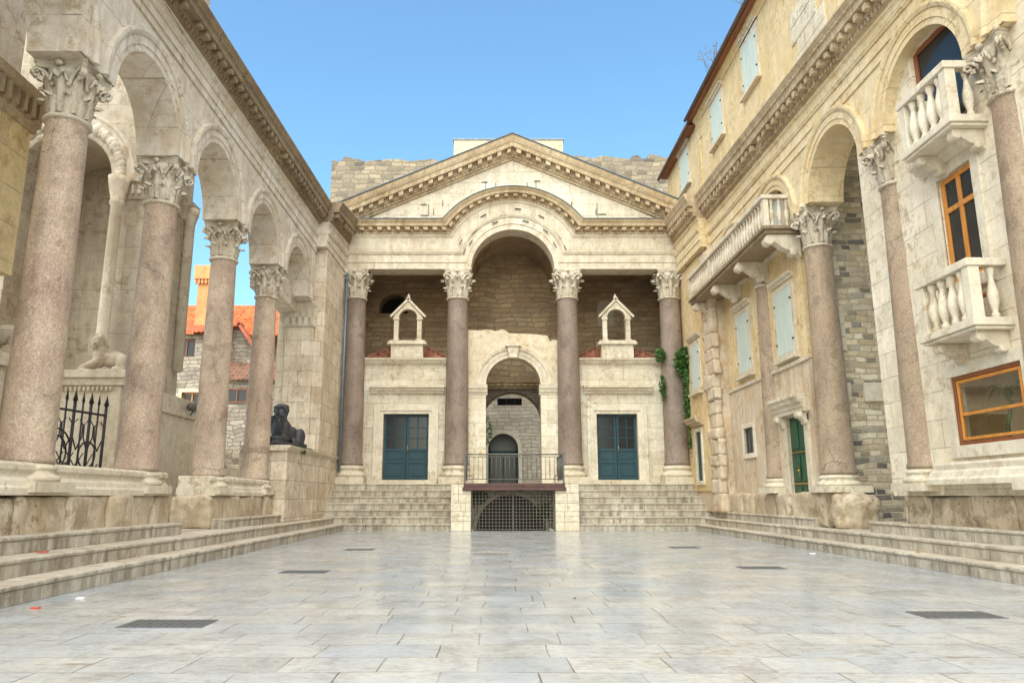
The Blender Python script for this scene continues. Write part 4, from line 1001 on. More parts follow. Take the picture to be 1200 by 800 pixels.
ornaments(w, [(-9.55, 17.5, 8.4), (-8.2, 17.5, 8.4)], [(0, 0, 1)] * 2, [(0, -1, 0)] * 2, .16, [(.08, .36, .08, .17, .55, 1)])
w.build('leaf_band', 'capital', tw)
w = MB(); w.lathe([(.17, 0), (.17, .06), (.14, .1), (.135, 3.55), (.17, 3.6), (.17, 3.66), (.15, 3.7), (.24, 4.15), (.26, 4.3)], (-9.28, 17.22, 4.55), 20); w.build('engaged_column', 'tower_light', tw)
w = MB(); w.lathe([(.14, 0), (.14, 4.0), (.22, 4.3), (.24, 4.45)], (-8.25, 19.1, 4.3), 16); w.build('corner_shaft', 'tower_light', tw)
# plinth (lower part)
w = MB(); w.box(-10.2, -8.36, 16.55, 17.48, .43, 3.55); w.box(-10.25, -8.25, 16.5, 17.48, 3.55, 3.72); w.box(-10.3, -8.2, 16.45, 17.48, 3.72, 3.90)
w.box(-8.5, -7.98, 17.6, 19.9, .43, 3.1); w.box(-8.5, -7.92, 17.55, 19.95, 3.1, 3.25); w.box(-8.5, -8.05, 17.6, 19.9, 3.25, 3.6)
for k in range(16): xx = -10.1 + k * .1; w.box(xx, xx + .05, 16.49, 16.56, 3.42, 3.52)
w.build('plinth', 'tower_light', tw, bevel=.012)
def lion_mb():
    m = MB()
    m.sphere((0, .55, .38), .27, 12, (.85, 1.9, .85)); m.sphere((0, .05, .45), .28, 12, (.9, .9, 1.1))
    hx, hy, hz = .06, -.08, .78                                   # the head is turned to its right side (local +x)
    m.sphere((hx, hy, hz), .21, 12, (1, 1, 1.05)); m.sphere((hx + .20, hy - .02, hz - .07), .11, 10, (1, .95, .8)); m.box(hx + .28, hx + .325, hy - .06, hy + .02, hz - .06, hz - .01)
    m.box(hx + .2, hx + .31, hy - .07, hy + .04, hz - .165, hz - .14)
    for y in (-.09, .07): m.sphere((hx + .17, hy + y, hz + .05), .04, 6); m.sphere((hx + .05, hy + y * 1.9, hz + .19), .055, 6)
    for k in range(18):
        a = 2 * math.pi * k / 18; m.sphere((hx - .02 + .03 * math.sin(3 * a), hy + .235 * math.cos(a), hz + .235 * math.sin(a)), .07, 6)
        m.sphere((hx - .12, hy + .27 * math.cos(a + .2), hz - .06 + .27 * math.sin(a + .2)), .08, 6)
    for x in (-.19, .19):
        capsule(m, (x, 0, .30), (x, -.45, .10), .10, .085); m.box(x - .09, x + .09, -.56, -.38, .02, .15)
        m.sphere((x * 1.15, .85, .28), .2, 10, (.65, 1.1, 1.1)); capsule(m, (x * 1.3, .95, .12), (x * 1.3, .6, .09), .08)
    m.box(-.34, .34, -.6, 1.15, 0, .05); return m
lm = remesh(lion_mb(), 'lion', .022, 'tower', 1)
l1 = bpy.data.objects.new('lion_statue', lm); COL.objects.link(l1); l1.location = (-9.18, 16.98, 3.90); l1.rotation_euler = (0, 0, R(-72)); l1.scale = (.88, .62, .88)
tag(l1, 'carved stone lion lying on the tower plinth between the two nearest left columns', 'statue', 'stone lions')
l2 = l1.copy(); COL.objects.link(l2); l2.location = (-8.6, 12.3, 3.44); l2.rotation_euler = (0, 0, R(-75)); l2['label'] = 'stone lion partly hidden behind the nearest left column at the picture edge'
yw = thing('yellow_stone_building', 'yellow ashlar building with carved cornice behind the left arcade at the picture edge', 'building', (-10, 10, 0))
w = MB(); w.box(-13, -7.8, 3, 11.55, 4.6, 7.1); w.build('wall', 'yellow_wall', yw)
w = MB(); w.sweep([(-7.8, 2.9, 7.1), (-7.8, 11.6, 7.1)], [(0, 0, 1)] * 2, [(1, 0, 0)] * 2, [(0, -.3), (0, .04), (.08, .06), (.1, .12), (.42, .16), (.46, .26), (.56, .3), (.56, -5)])
ornaments(w, [(-7.8, 2.9, 7.1), (-7.8, 11.6, 7.1)], [(0, 0, 1)] * 2, [(1, 0, 0)] * 2, .2, [(.12, .42, .13, .24, .55, 1)])
w.build('cornice', 'cornice', yw)
MB().box(-13, -8.3, 3, 11.8, 7.68, 15).build('upper_wall', 'tower_light', yw)
w = MB(); w.box(-13, -8.05, 3, 12.1, .43, 3.2); w.box(-13, -7.98, 3, 12.2, 3.2, 3.42); w.build('plinth', 'tower_light', yw, bevel=.015)
MB().box(-13, -8.6, 3, 11.5, 3.42, 4.6).build('recess_wall', 'tower', yw)
ig = thing('iron_gate', 'black wrought iron gate leaf with spear tips and circle behind the left columns', 'gate', (-8.2, 14.6, .43))
w = MB(); g0, g1 = Vector((-8.35, 13.6, 0)), Vector((-8.05, 15.4, 0)); gz0, gz1 = .8, 2.75
def GP(u, z): p = g0.lerp(g1, u); return (p.x, p.y, z)
for k in range(9):
    u = k / 8; th = .018 if k % 2 else .03; w.tube([GP(u, gz0), GP(u, gz1 + .22)], th, 6); w.tube([GP(u, gz1 + .2), GP(u, gz1 + .42)], th * 1.7, 6, .003)
for z_ in (gz0 + .05, gz0 + .75, gz1): w.tube([GP(0, z_), GP(1, z_)], .025, 6)
w.build('bars', 'iron', ig)
w = MB()
for uc_, rr in ((.28, .42), (.28, .30), (.76, .24)):
    w.tube([GP(uc_ + rr / 1.82 * math.cos(2 * math.pi * k / 20), 1.92 + rr * 1.1 * math.sin(2 * math.pi * k / 20)) for k in range(21)], .018, 5)
for k in range(-3, 7):
    a, b = k / 6, k / 6 + .45
    for (p, q) in ((a, b), (b, a)):
        if 0 <= p <= 1 and 0 <= q <= 1: w.tube([GP(p, gz0), GP(q, gz0 + .95)], .014, 5); w.tube([GP(p, gz0 + .2), GP(q * .9, gz0 + 1.15)], .012, 5)
for k in range(6):
    u = (k + .5) / 6
    for sg in (-1, 1): w.tube([GP(u, 2.0), GP(u + sg * .07, 2.25), GP(u + sg * .075, 2.5), GP(u + sg * .02, 2.6)], .014, 5)
w.build('scrollwork', 'iron', ig)
# floodlight on tower plinth
w = MB(); w.box(-7.95, -7.75, 19.3, 19.5, 3.3, 3.45); w.tube([(-7.98, 19.4, 3.1), (-7.85, 19.4, 3.3)], .02, 6); w.tube([(-7.85, 19.2, 3.42), (-7.78, 19.05, 3.36)], .09, 10, .11)
tag(w.build('floodlight', 'grey_iron'), 'small grey floodlight on the tower base ledge', 'lamp')

# =================================================================== LEFT BACKGROUND HOUSES
def tile_roof(mb, o, u, v, nu, nv, amp=.07):
    """o eave corner, u along the eave, v up the slope"""
    o, u, v = Vector(o), Vector(u), Vector(v); nrm = u.cross(v).normalized()
    if nrm.z < 0: nrm = -nrm
    for j in range(nv):
        vs = []; fs = []; n = nu * 6
        for jj, dz in ((0, -.03), (0, .05), (1, 0)):
            for i in range(n + 1):
                p = o + u * (i / n) + v * ((j + jj * 1.12) / nv) + nrm * (amp * abs(math.cos(math.pi * i / 6)) + dz); vs.append(p)
        for i in range(2 * n + 1):
            if i != n: fs.append((i, i + 1, n + 2 + i, n + 1 + i))
        mb.add(vs, fs, True)
def win(parent, x0, x1, z0, z1, y, frame, n=2, surround=None, depth=.15, name='window'):
    if surround:
        b = .16; w = MB(); w.box(x0 - b, x0, y - .04, y + .02, z0 - b, z1 + b); w.box(x1, x1 + b, y - .04, y + .02, z0 - b, z1 + b); w.box(x0, x1, y - .04, y + .02, z1, z1 + b); w.box(x0, x1, y - .06, y + .02, z0 - b, z0); w.build('window_surround', surround, parent)
    w = MB(); f_ = .07; yy = y + depth
    w.box(x0, x1, yy, yy + .05, z0, z0 + f_); w.box(x0, x1, yy, yy + .05, z1 - f_, z1)
    for k in range(n + 1): xx = x0 + (x1 - x0 - f_) * k / n; w.box(xx, xx + f_, yy, yy + .05, z0 + f_, z1 - f_)
    o = w.build(name, frame, parent); MB().box(x0 + .01, x1 - .01, yy + .052, yy + .07, z0 + .01, z1 - .01).build('pane', 'glass', o); return o
h1 = thing('rubble_house', 'rubble stone house with low red tile roof and dark triple window, between the left columns', 'house', (-15.5, 38, .4))
w = MB(); w.wall('y', 36, 36.5, -19, -13.7, .4, 9.0, [(-16.15, -14.75, 7.85, 8.75), (-15.2, -14.3, 4.95, 6.1), (-15.0, -14.0, 2.95, 3.55)]); w.box(-14.2, -13.7, 36.5, 41, .4, 9); w.build('wall', 'rubble_far', h1)
win(h1, -16.15, -14.75, 7.85, 8.75, 36, 'brown_wood', 3); win(h1, -15.2, -14.3, 4.95, 6.1, 36, 'orange_wood', 2, 'white_trim'); win(h1, -15.0, -14.0, 2.95, 3.55, 36, 'grey_iron', 1, 'white_trim')
w = MB(); tile_roof(w, (-19.2, 35.5, 8.98), (5.9, 0, 0), (0, 3.0, 1.1), 26, 8); w.build('roof', 'tiles_red', h1)
h2 = thing('orange_roof_house', 'taller house behind with bright orange tile roof, seen through the left arches', 'house', (-15, 43, .4))
MB().box(-22, -10.5, 41, 48, .4, 10.2).build('wall', 'beige_plaster', h2)
w = MB(); tile_roof(w, (-18.6, 39.6, 9.7), (9.0, 0, 0), (0, 4.2, 2.75), 34, 12); w.build('roof', 'tiles_orange', h2)
w = MB(); w.box(-15.5, -14.8, 37.5, 38.4, 9.0, 12.2); w.box(-15.58, -14.72, 37.4, 38.5, 12.1, 12.2)
w.box(-15.66, -14.64, 37.3, 38.6, 12.25, 13.0)
for k in range(6): w.box(-15.62 + k * .18, -15.52 + k * .18, 37.34, 37.46, 12.0, 12.25)
tag(w.build('chimney_stack', 'sun_tinted_plaster', bevel=.02), 'plastered chimney with sunlight painted in orange rising above the red tile roof', 'chimney')
h3 = thing('gable_house', 'pale rubble gable with brown lean-to tile roof, between third and fourth left columns', 'house', (-12.5, 38, .4))
w = MB(); w.prism([(-14.3, 7.5), (-11.3, 7.5), (-11.9, 8.0), (-12.9, 9.65), (-14.3, 9.3)], 'y', 37.2, 37.6); w.box(-13.68, -9.6, 35.8, 36.3, .4, 6.7); w.build('wall', 'rubble_far', h3)
w = MB(); tile_roof(w, (-13.7, 35.5, 6.6), (4.1, 0, 0), (0, 1.7, 1.15), 18, 5); w.build('roof', 'tiles_brown', h3)
w = MB(); w.obox((-12.35, 37.1, 8.85), (.75, 0, -1.05), (0, .3, 0), (.05, 0, .04)); w.obox((-13.6, 37.1, 9.55), (.75, 0, .18), (0, .3, 0), (-.01, 0, .05)); w.build('verge_tiles', 'tiles_red', h3)
win(h3, -12.95, -11.9, 5.55, 6.25, 35.78, 'brown_wood', 2, depth=-.04)
MB().box(-16.5, -13.5, 32, 32.4, .43, 2.9).build('garden_wall', 'brick')
tag(bpy.data.objects['garden_wall'], 'low old red brick wall between the left columns', 'wall')
w = MB(); w.box(-13.49, -9, 33, 33.4, .43, 3.0); tag(w.build('garden_wall', 'rubble_top'), 'dark mossy rubble wall between the third and fourth left columns', 'wall')

# =================================================================== RIGHT SIDE HOUSES
def xwin(parent, xw, y0, y1, z0, z1, frame, ncols=1, rows=(), f_=.08, d=.12, glass='glass', name='window'):
    """window recessed behind wall plane x=xw facing -x"""
    w = MB(); xx = xw + d
    w.box(xx, xx + .06, y0, y1, z0, z0 + f_); w.box(xx, xx + .06, y0, y1, z1 - f_, z1)
    for k in range(ncols + 1): yy = y0 + (y1 - y0 - f_) * k / ncols; w.box(xx, xx + .06, yy, yy + f_, z0 + f_, z1 - f_)
    for zr in rows: w.box(xx - .002, xx + .058, y0 + f_, y1 - f_, zr - f_ / 2, zr + f_ / 2)
    o = w.build(name, frame, parent, bevel=.008)
    if glass: MB().box(xx + .03, xx + .04, y0 + .02, y1 - .02, z0 + .02, z1 - .02).build('pane', glass, o)
    return o
def xsurround(parent, xw, y0, y1, z0, z1, b=.16, d=.05, mat='white_trim', name='window_surround'):
    w = MB(); w.box(xw - d, xw + .02, y0 - b, y0, z0 - b, z1 + b); w.box(xw - d, xw + .02, y1, y1 + b, z0 - b, z1 + b); w.box(xw - d, xw + .02, y0, y1, z1, z1 + b); w.box(xw - d - .03, xw + .02, y0, y1, z0 - b, z0)
    return w.build(name, mat, parent, bevel=.008)
def xshutters(parent, xw, y0, y1, z0, z1, sill=True):
    o = xsurround(parent, xw, y0, y1, z0, z1, .14, .04, 'facade_plain', 'window')
    ym = (y0 + y1) / 2
    for a, b in ((y0, ym - .004), (ym + .004, y1)):
        w = MB(); n = 3
        for k in range(n): w.box(xw - .055, xw - .01, a + (b - a) * k / n + .004, a + (b - a) * (k + 1) / n - .004, z0 + .01, z1 - .01)
        w.build('shutter', 'shutter', o, bevel=.004)
    w = MB()
    for a in (y0, y1):
        for zz in (z0 + .32, z1 - .33): w.box(xw - .075, xw - .04, a - .02, a + .035, zz - .02, zz + .02)
    w.build('hinges', 'iron', o)
    w = MB(); w.box(xw - .16, xw + .02, y0 - .2, y1 + .2, z0 - .20, z0 - .13); w.build('sill', 'facade_plain', o); w = MB(); w.sweep([(xw, y0 - .22, z1 + .2), (xw, y1 + .22, z1 + .2)], [(0, 0, 1)] * 2, [(-1, 0, 0)] * 2, [(0, -.02), (0, .05), (.06, .07), (.08, .14), (.14, .16), (.14, -.02)]); w.build('hood', 'facade_plain', o)
    return o
# white house in the nearest right bay
XA = 7.69
wh = thing('white_stone_house', 'white dressed stone house front filling the nearest right arch, with wood windows', 'house', (8.2, 12, .6))
w = MB(); w.wall('x', XA, XA + .2, 3.2, 14.55, 1.12, 9.3, [(10.62, 12.32, 1.92, 3.05), (11.1, 12.02, 4.55, 6.42), (10.95, 12.35, 7.2, 9.1)]); w.box(XA + .2, 12, 14.1, 14.55, 0.43, 9.3); w.build('wall', 'white_stone', wh)
# room behind the windows
w = MB(); w.box(XA + .22, 8.6, 10.2, 10.3, 1.2, 9.2); w.box(XA + .22, 8.6, 12.9, 13.0, 1.2, 9.2); w.box(8.6, 8.7, 10.2, 13.0, 1.2, 9.2)
for z_ in (1.2, 3.8, 6.9): w.box(XA + .22, 8.6, 10.3, 12.9, z_, z_ + .1)
w.build('room', 'interior', wh)
MB().box(8.45, 8.595, 10.5, 11.1, 1.3, 2.4).build('cupboard', 'brown_wood', wh)
xsurround(wh, XA, 10.62, 12.32, 1.92, 3.05, .2, .04); xsurround(wh, XA, 11.1, 12.02, 4.55, 6.42, .2, .04)
def clear_glass():
    m, t, b = nt('clear_window_glass'); b.inputs['Base Color'].default_value = (.9, .93, .92, 1); b.inputs['Roughness'].default_value = .03
    tr = t.nodes.new('ShaderNodeBsdfTransparent'); tr.inputs[0].default_value = (.93, .94, .92, 1); gl = t.nodes.new('ShaderNodeBsdfGlossy'); gl.inputs['Roughness'].default_value = .03
    mx = t.nodes.new('ShaderNodeMixShader')
    mx.inputs[0].default_value = .10; t.links.new(tr.outputs[0], mx.inputs[1]); t.links.new(gl.outputs[0], mx.inputs[2])
    t.links.new(mx.outputs[0], t.nodes['Material Output'].inputs[0]); return m
M['clear_glass'] = clear_glass()
xwin(wh, XA, 10.62, 12.32, 1.92, 3.05, 'brown_wood', 1, (), .06, .0, 'clear_glass')
xwin(wh, XA, 10.70, 12.24, 2.0, 2.98, 'orange_wood', 1, (2.42,), .05, .008, None)
xwin(wh, XA, 11.1, 12.02, 4.55, 6.42, 'orange_wood', 2, (5.85,), .09, .04)
xwin(wh, XA, 10.95, 12.35, 7.2, 9.1, 'brown_wood', 1, (), .1, .06)
w = MB(); w.sweep([(XA, 10.75, 6.62), (XA, 12.4, 6.62)], [(0, 0, 1)] * 2, [(-1, 0, 0)] * 2, [(0, -.02), (0, .06), (.06, .08), (.08, .16), (.14, .18), (.16, .26), (.22, .28), (.22, -.02)]); w.build('window_hood', 'white_trim', wh)
w = MB(); w.sweep([(XA, 10.0, 1.30), (XA, 12.9, 1.30)], [(0, 0, 1)] * 2, [(-1, 0, 0)] * 2, [(0, -.02), (0, .30), (.08, .30), (.12, .24), (.20, .22), (.24, .14), (.32, .16), (.36, .14), (.36, -.02)]); w.build('sill_moulding', 'white_trim', wh)
bal_prof = [(.055, 0), (.055, .05), (.035, .08), (.05, .12), (.075, .22), (.075, .30), (.04, .44), (.032, .50), (.05, .56), (.055, .58), (.055, .62)]
_bal = {}
def baluster(parent, p, h, k=1.0, mat='white_trim'):
    key = (round(h, 3), k, mat)
    if key not in _bal: _bal[key] = MB().lathe([(r * k, z * h / .62) for r, z in bal_prof], n=14).mesh('baluster', M[mat])
    link_copy(_bal[key], 'baluster', parent, Vector(p) - wloc(parent))
def bracket(mb, x1, x0, y, w_, z0, z1):
    """scroll console from wall x1 out to x0 (x0<x1)"""
    d = x1 - x0; h = z1 - z0
    poly = []
    for k in range(13): t = k / 12; poly.append((x0 + d * t, z1 - h * (.28 + .72 * (t ** 1.3)) + .06 * math.sin(t * 2 * math.pi * 1.5) * h))
    poly += [(x1, z1), (x0, z1)]
    mb.prism([(a, b) for a, b in poly], 'y', y - w_ / 2, y + w_ / 2)
    mb.tube([(x0 + .07, y - w_ / 2 - .015, z1 - h * .26), (x0 + .07, y + w_ / 2 + .015, z1 - h * .26)], h * .2, 12)
    mb.tube([(x1 - .22 * d, y - w_ / 2 - .012, z1 - h * .75), (x1 - .22 * d, y + w_ / 2 + .012, z1 - h * .75)], h * .17, 12)
def small_balcony(y0, y1, z0, z1, label):
    xo = 7.12
    o = MB(); o.box(xo - .04, XA + .01, y0 - .04, y1 + .04, z0, z0 + .12); o.box(xo, XA + .01, y0, y1, z0 - .05, z0 - .002); b = o.build('balcony', 'white_trim', wh, bevel=.012, label=label)
    w = MB(); w.box(xo - .03, xo + .15, y0 - .03, y1 + .03, z1 - .12, z1); w.box(xo + .15, XA, y0 - .03, y0 + .14, z1 - .12, z1); w.box(xo + .15, XA, y1 - .14, y1 + .03, z1 - .12, z1); w.build('handrail', 'white_trim', b, bevel=.012)
    for yy in (y0, y1 - .17): MB().box(xo, xo + .17, yy, yy + .17, z0 + .12, z1 - .12).build('corner_post', 'white_trim', b, bevel=.008)
    n = 4
    for k in range(n): baluster(b, (xo + .085, y0 + .17 + (y1 - y0 - .34) * (k + .5) / n, z0 + .122), z1 - z0 - .244, 1.25)
    for yy in (y0 + .085, y1 - .085): baluster(b, (xo + .38, yy, z0 + .122), z1 - z0 - .244, 1.1)
    for yy in (y0 + .2, y1 - .2):
        w = MB(); bracket(w, XA, xo + .08, yy, .16, z0 - .40, z0 - .052); w.build('bracket', 'facade_plain', b, bevel=.01)
    return b
small_balcony(10.68, 12.05, 3.58, 4.62, 'lower small white balcony with clay pots')
small_balcony(10.60, 11.95, 6.80, 7.85, 'upper small white balcony under the arch')
for k, (yy, zz, lab) in enumerate(((10.98, 4.15, 'terracotta pot in the end railing of the lower white balcony, upper one'), (10.98, 3.72, 'terracotta pot standing on the floor of the lower white balcony'))):
    w = MB(); w.lathe([(.07, 0), (.10, .14), (.115, .15), (.115, .19), (.09, .19)], (7.30, yy + k * .0 - .0 - (0.0), zz), 14)
    if k == 0: w.box(7.22, 7.62, 10.88, 11.08, 4.11, 4.149)
    tag(w.build('flower_pot', 'terracotta'), lab, 'pot', 'pots on the balcony')
# palm behind bottom window
w = MB()
w.tube([(8.25, 11.9, 1.35), (8.2, 11.85, 2.2), (8.25, 11.75, 2.6)], .03, 6)
for k in range(22):
    a = random.uniform(0, 6.28); l = random.uniform(.3, .5); pts_ = []
    for j in range(7): t = j / 6; pts_.append((8.22 + math.cos(a) * l * t * .7, 11.78 + math.sin(a) * l * t, 2.6 + .32 * math.sin(t * 2.6) * l / .4 - .1 * t))
    w.tube(pts_, .014, 4, .003)
tag(w.build('house_palm', 'leaf'), 'green potted palm behind the large wood-framed window on the right', 'plant')
# passage wall (black and cream blockwork) in the second bay
rw = thing('blockwork_wall', 'black and cream stone blockwork wall deep inside the second right arch', 'wall', (9.5, 17.6, .43))
MB().box(8.05, 13, 17.45, 17.9, .43, 10.2).build('wall', 'rubble_right', rw)
w = MB(); w.box(8.75, 9.5, 17.38, 17.46, 3.3, 3.75); w.build('stone_panel', 'white_trim', rw, bevel=.01)
w = MB(); w.box(9.25, 9.9, 17.40, 17.46, 1.75, 1.85); w.box(9.25, 9.35, 17.40, 17.46, 1.85, 2.95); w.box(9.25, 9.9, 17.40, 17.46, 2.95, 3.05); w.build('niche_frame', 'facade_plain', rw)
w = MB(); z = .43
while z < 7.2:
    hh = random.uniform(.28, .5); w.box(8.03 , 8.32 + random.choice((0, .14)), 17.40, 17.47, z + .004, z + hh - .006); z += hh
w.build('quoin', 'facade_plain', rw, bevel=.01)
# plastered house in the third and fourth bays
XC = 7.76
ph = thing('plastered_house', 'peeling yellow and pink plastered house filling the far right arches, with green door', 'house', (8.2, 21, .6))
w = MB(); w.wall('x', XC, XC + .4, 17.95, 24.2, 4.45, 9.6, [(17.98, 18.0, 4.5, 4.6)]); w.build('upper_wall', 'yellow_plaster', ph)
w = MB(); w.wall('x', XC - .015, XC + .4, 17.95, 24.2, .62, 4.43, [(18.45, 19.6, .64, 3.12), (22.15, 23.0, 2.38, 3.15)]); w.build('lower_wall', 'pink_plaster', ph)
w = MB(); w.box(XC - .07, XC + .02, 17.95, 20.35, 4.40, 4.50); w.box(XC - .07, XC + .02, 21.0, 24.15, 4.40, 4.50); w.build('string_course', 'facade_plain', ph, bevel=.01)
xshutters(ph, XC, 18.65, 19.72, 4.78, 6.5); xshutters(ph, XC, 21.9, 22.95, 4.85, 6.65)
xshutters(ph, XC, 18.75, 19.85, 7.75, 9.45); xshutters(ph, XC, 21.8, 22.9, 7.75, 9.4)
w = MB(); w.box(XC + .05, XC + .11, 18.45, 19.6, .64, 3.12)
ym = 19.02
for a, b in ((18.47, ym - .01), (ym + .01, 19.58)):
    for za, zb_ in ((.8, 1.35), (1.5, 2.15), (2.3, 3.0)): w.box(XC + .02, XC + .052, a + .06, b - .06, za, zb_)
dd = w.build('door', 'green_door', ph, bevel=.01)
w = MB(); w.box(XC - .01, XC + .018, 18.55, 19.5, 1.41, 1.45); w.box(XC - .01, XC + .018, 18.55, 19.5, 2.2, 2.23); w.sphere((XC - .01, 19.1, 1.75), .03, 8); w.box(XC - .0, XC + .018, 19.07, 19.12, 1.6, 1.9); w.build('bolts_and_handle', 'brass', dd)
w = MB(); xw_ = XC - .015; w.box(xw_ - .06, xw_ + .02, 18.2, 18.45, .63, 3.12); w.box(xw_ - .06, xw_ + .02, 19.6, 19.85, .63, 3.12)
for yy in (18.32, 19.73): bracket(w, xw_, xw_ - .28, yy, .24, 2.82, 3.16)
w.build('door_surround', 'facade_plain', ph, bevel=.01)
w = MB(); w.sweep([(xw_, 18.1, 3.16), (xw_, 19.95, 3.16)], [(0, 0, 1)] * 2, [(-1, 0, 0)] * 2, [(0, -.02), (0, .18), (.10, .18), (.12, .22), (.2, .22), (.24, .3), (.32, .32), (.36, .38), (.44, .38), (.44, -.02)]); w.build('door_lintel', 'facade_plain', ph)
xsurround(ph, XC - .015, 22.15, 23.0, 2.38, 3.15, .14, .04); xwin(ph, XC, 22.15, 23.0, 2.38, 3.15, 'grey_iron', 3, (), .03, .02)
# long balcony
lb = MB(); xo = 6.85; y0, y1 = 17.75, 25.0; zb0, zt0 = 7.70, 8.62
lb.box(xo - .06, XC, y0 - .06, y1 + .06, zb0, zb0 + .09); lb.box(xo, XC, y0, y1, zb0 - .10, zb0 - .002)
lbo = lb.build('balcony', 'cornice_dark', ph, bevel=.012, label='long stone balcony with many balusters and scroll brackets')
w = MB(); w.box(xo - .05, xo + .13, y0 - .05, y1 + .05, zt0 - .10, zt0); w.box(xo + .13, XC, y0 - .05, y0 + .12, zt0 - .10, zt0); w.box(xo + .13, XC, y1 - .12, y1 + .05, zt0 - .10, zt0); w.build('handrail', 'facade_plain', lbo, bevel=.01)
for yy in (y0, (2 * y0 + y1) / 3, (y0 + 2 * y1) / 3, y1 - .14): MB().box(xo, xo + .14, yy, yy + .14, zb0 + .09, zt0 - .10).build('post', 'facade_plain', lbo, bevel=.006)
seg = (y1 - y0 - .14) / 3
for q in range(3):
    for k in range(10): baluster(lbo, (xo + .07, y0 + q * seg + .14 + (seg - .14) * (k + .5) / 10, zb0 + .092), zt0 - zb0 - .194, .95, 'facade_plain')
for k in range(4): baluster(lbo, (xo + .13 + (XC - xo - .15) * (k + .5) / 4, y0 + .06, zb0 + .092), zt0 - zb0 - .194, .95, 'facade_plain')
for yy in (17.95, 20.2, 22.5, 24.7):
    w = MB(); bracket(w, XC, xo + .06, yy, .26, 7.0, 7.598); w.build('bracket', 'facade_plain', lbo, bevel=.012)
# house corner by the portico (over the pier)
ch = thing('corner_house', 'narrow pale green plastered house corner with shutter and doorway beside the right portico column', 'house', (7.6, 26, 1.3))
w = MB(); w.wall('x', 7.28, 7.5, 25.2, 28.1, 1.3, 9.5, [(26.05, 26.75, 1.55, 3.35)]); w.build('wall', 'yellow_plaster', ch)
xshutters(ch, 7.28, 25.75, 26.75, 4.85, 6.45)
w = MB(); w.box(7.31, 7.35, 26.05, 26.75, 1.55, 3.35); w.build('door', 'blue_door', ch)
xsurround(ch, 7.28, 26.05, 26.75, 1.65, 3.35, .14, .05, name='door_surround')
w = MB(); w.sweep([(7.28, 25.7, 3.55), (7.28, 27.1, 3.55)], [(0, 0, 1)] * 2, [(-1, 0, 0)] * 2, [(0, -.02), (0, .1), (.08, .14), (.1, .25), (.2, .3), (.22, .34), (.28, .34), (.28, -.02)]); w.build('door_hood', 'cornice', ch)
# upper house above the arcade
XU = 8.35
uh = thing('upper_house', 'warm yellow upper storey with pale blue shutters and dark eaves above the right arcade', 'house', (9, 24, 11))
w = MB(); w.box(XU, 14, 3.0, 28.0, 10.3, 16.25); w.box(XU, 14, 28.02, 33.2, 12, 16.1); w.build('wall', 'yellow_plaster', uh)
xshutters(uh, XU, 29.4, 30.8, 14.25, 15.75); xshutters(uh, XU, 24.75, 25.95, 14.05, 15.6); xshutters(uh, XU, 21.1, 22.35, 14.1, 15.75)
for (a_, b_, n_) in ((27.6, 28.02, 0), (17.0, 18.3, 1)):
    w = MB(); z = 10.4
    while z < 16.0:
        hh = random.uniform(.35, .6); w.box(XU - .04 + random.uniform(-.015, .01), XU + .02, a_ + random.choice((0, -.25)) * (1 + n_ * random.random()), b_ + n_ * random.uniform(-.4, .3), z, min(z + hh, 16.1) - .01); z += hh
    w.build('quoins', 'base' if n_ else 'yellow_wall', uh, bevel=.012)
w = MB(); w.sweep([(XU, 3, 15.95), (XU, 28.0, 15.95)], [(0, 0, 1)] * 2, [(-1, 0, 0)] * 2, [(0, -.02), (0, .04), (.1, .08), (.14, .14), (.24, .18), (.24, -.02)]); w.build('eaves_moulding', 'yellow_plaster', uh)
w = MB(); tile_roof(w, (XU - .42, 3, 16.26), (0, 25.1, 0), (3.5, 0, 1.4), 110, 8); tile_roof(w, (XU - .34, 28.1, 16.1), (0, 5.4, 0), (3.5, 0, 1.4), 22, 8); rf = w.build('roof', 'tiles_brown', uh)
w = MB(); w.box(XU - .38, XU + .05, 3, 28.05, 16.20, 16.255); w.box(XU - .3, XU + .05, 28.1, 33.4, 16.05, 16.095); w.build('eaves_boards', 'brown_wood', rf)
for a_, b_, x_, z_ in ((3, 28.05, XU - .46, 16.24), (28.1, 33.5, XU - .38, 16.08)): w = MB(); w.tube([(x_, a_, z_), (x_, b_, z_)], .07, 8); w.build('gutter', 'gutter', rf)
for k, (yy, n_, lab) in enumerate(((17.5, 40, 'dry weed sprig on the right eaves, nearest of three'), (20.6, 60, 'dry weed tuft on the right eaves, middle of three'), (24.2, 70, 'dry weed tuft on the right eaves above the farther shutters'))):
    w = MB()
    for _ in range(n_ // 4):
        b0 = Vector((XU - .4, yy + random.gauss(0, .3), 16.3)); d = Vector((random.gauss(-.15, .25), random.gauss(0, .3), random.uniform(.3, .8)))
        w.tube([b0, b0 + d * .5, b0 + d], .006, 4); blob_leaves(w, b0 + d, (.1, .1, .1), 6, .025)
    tag(w.build('weed', 'weed'), lab, 'plant', 'weeds on the roof edge')

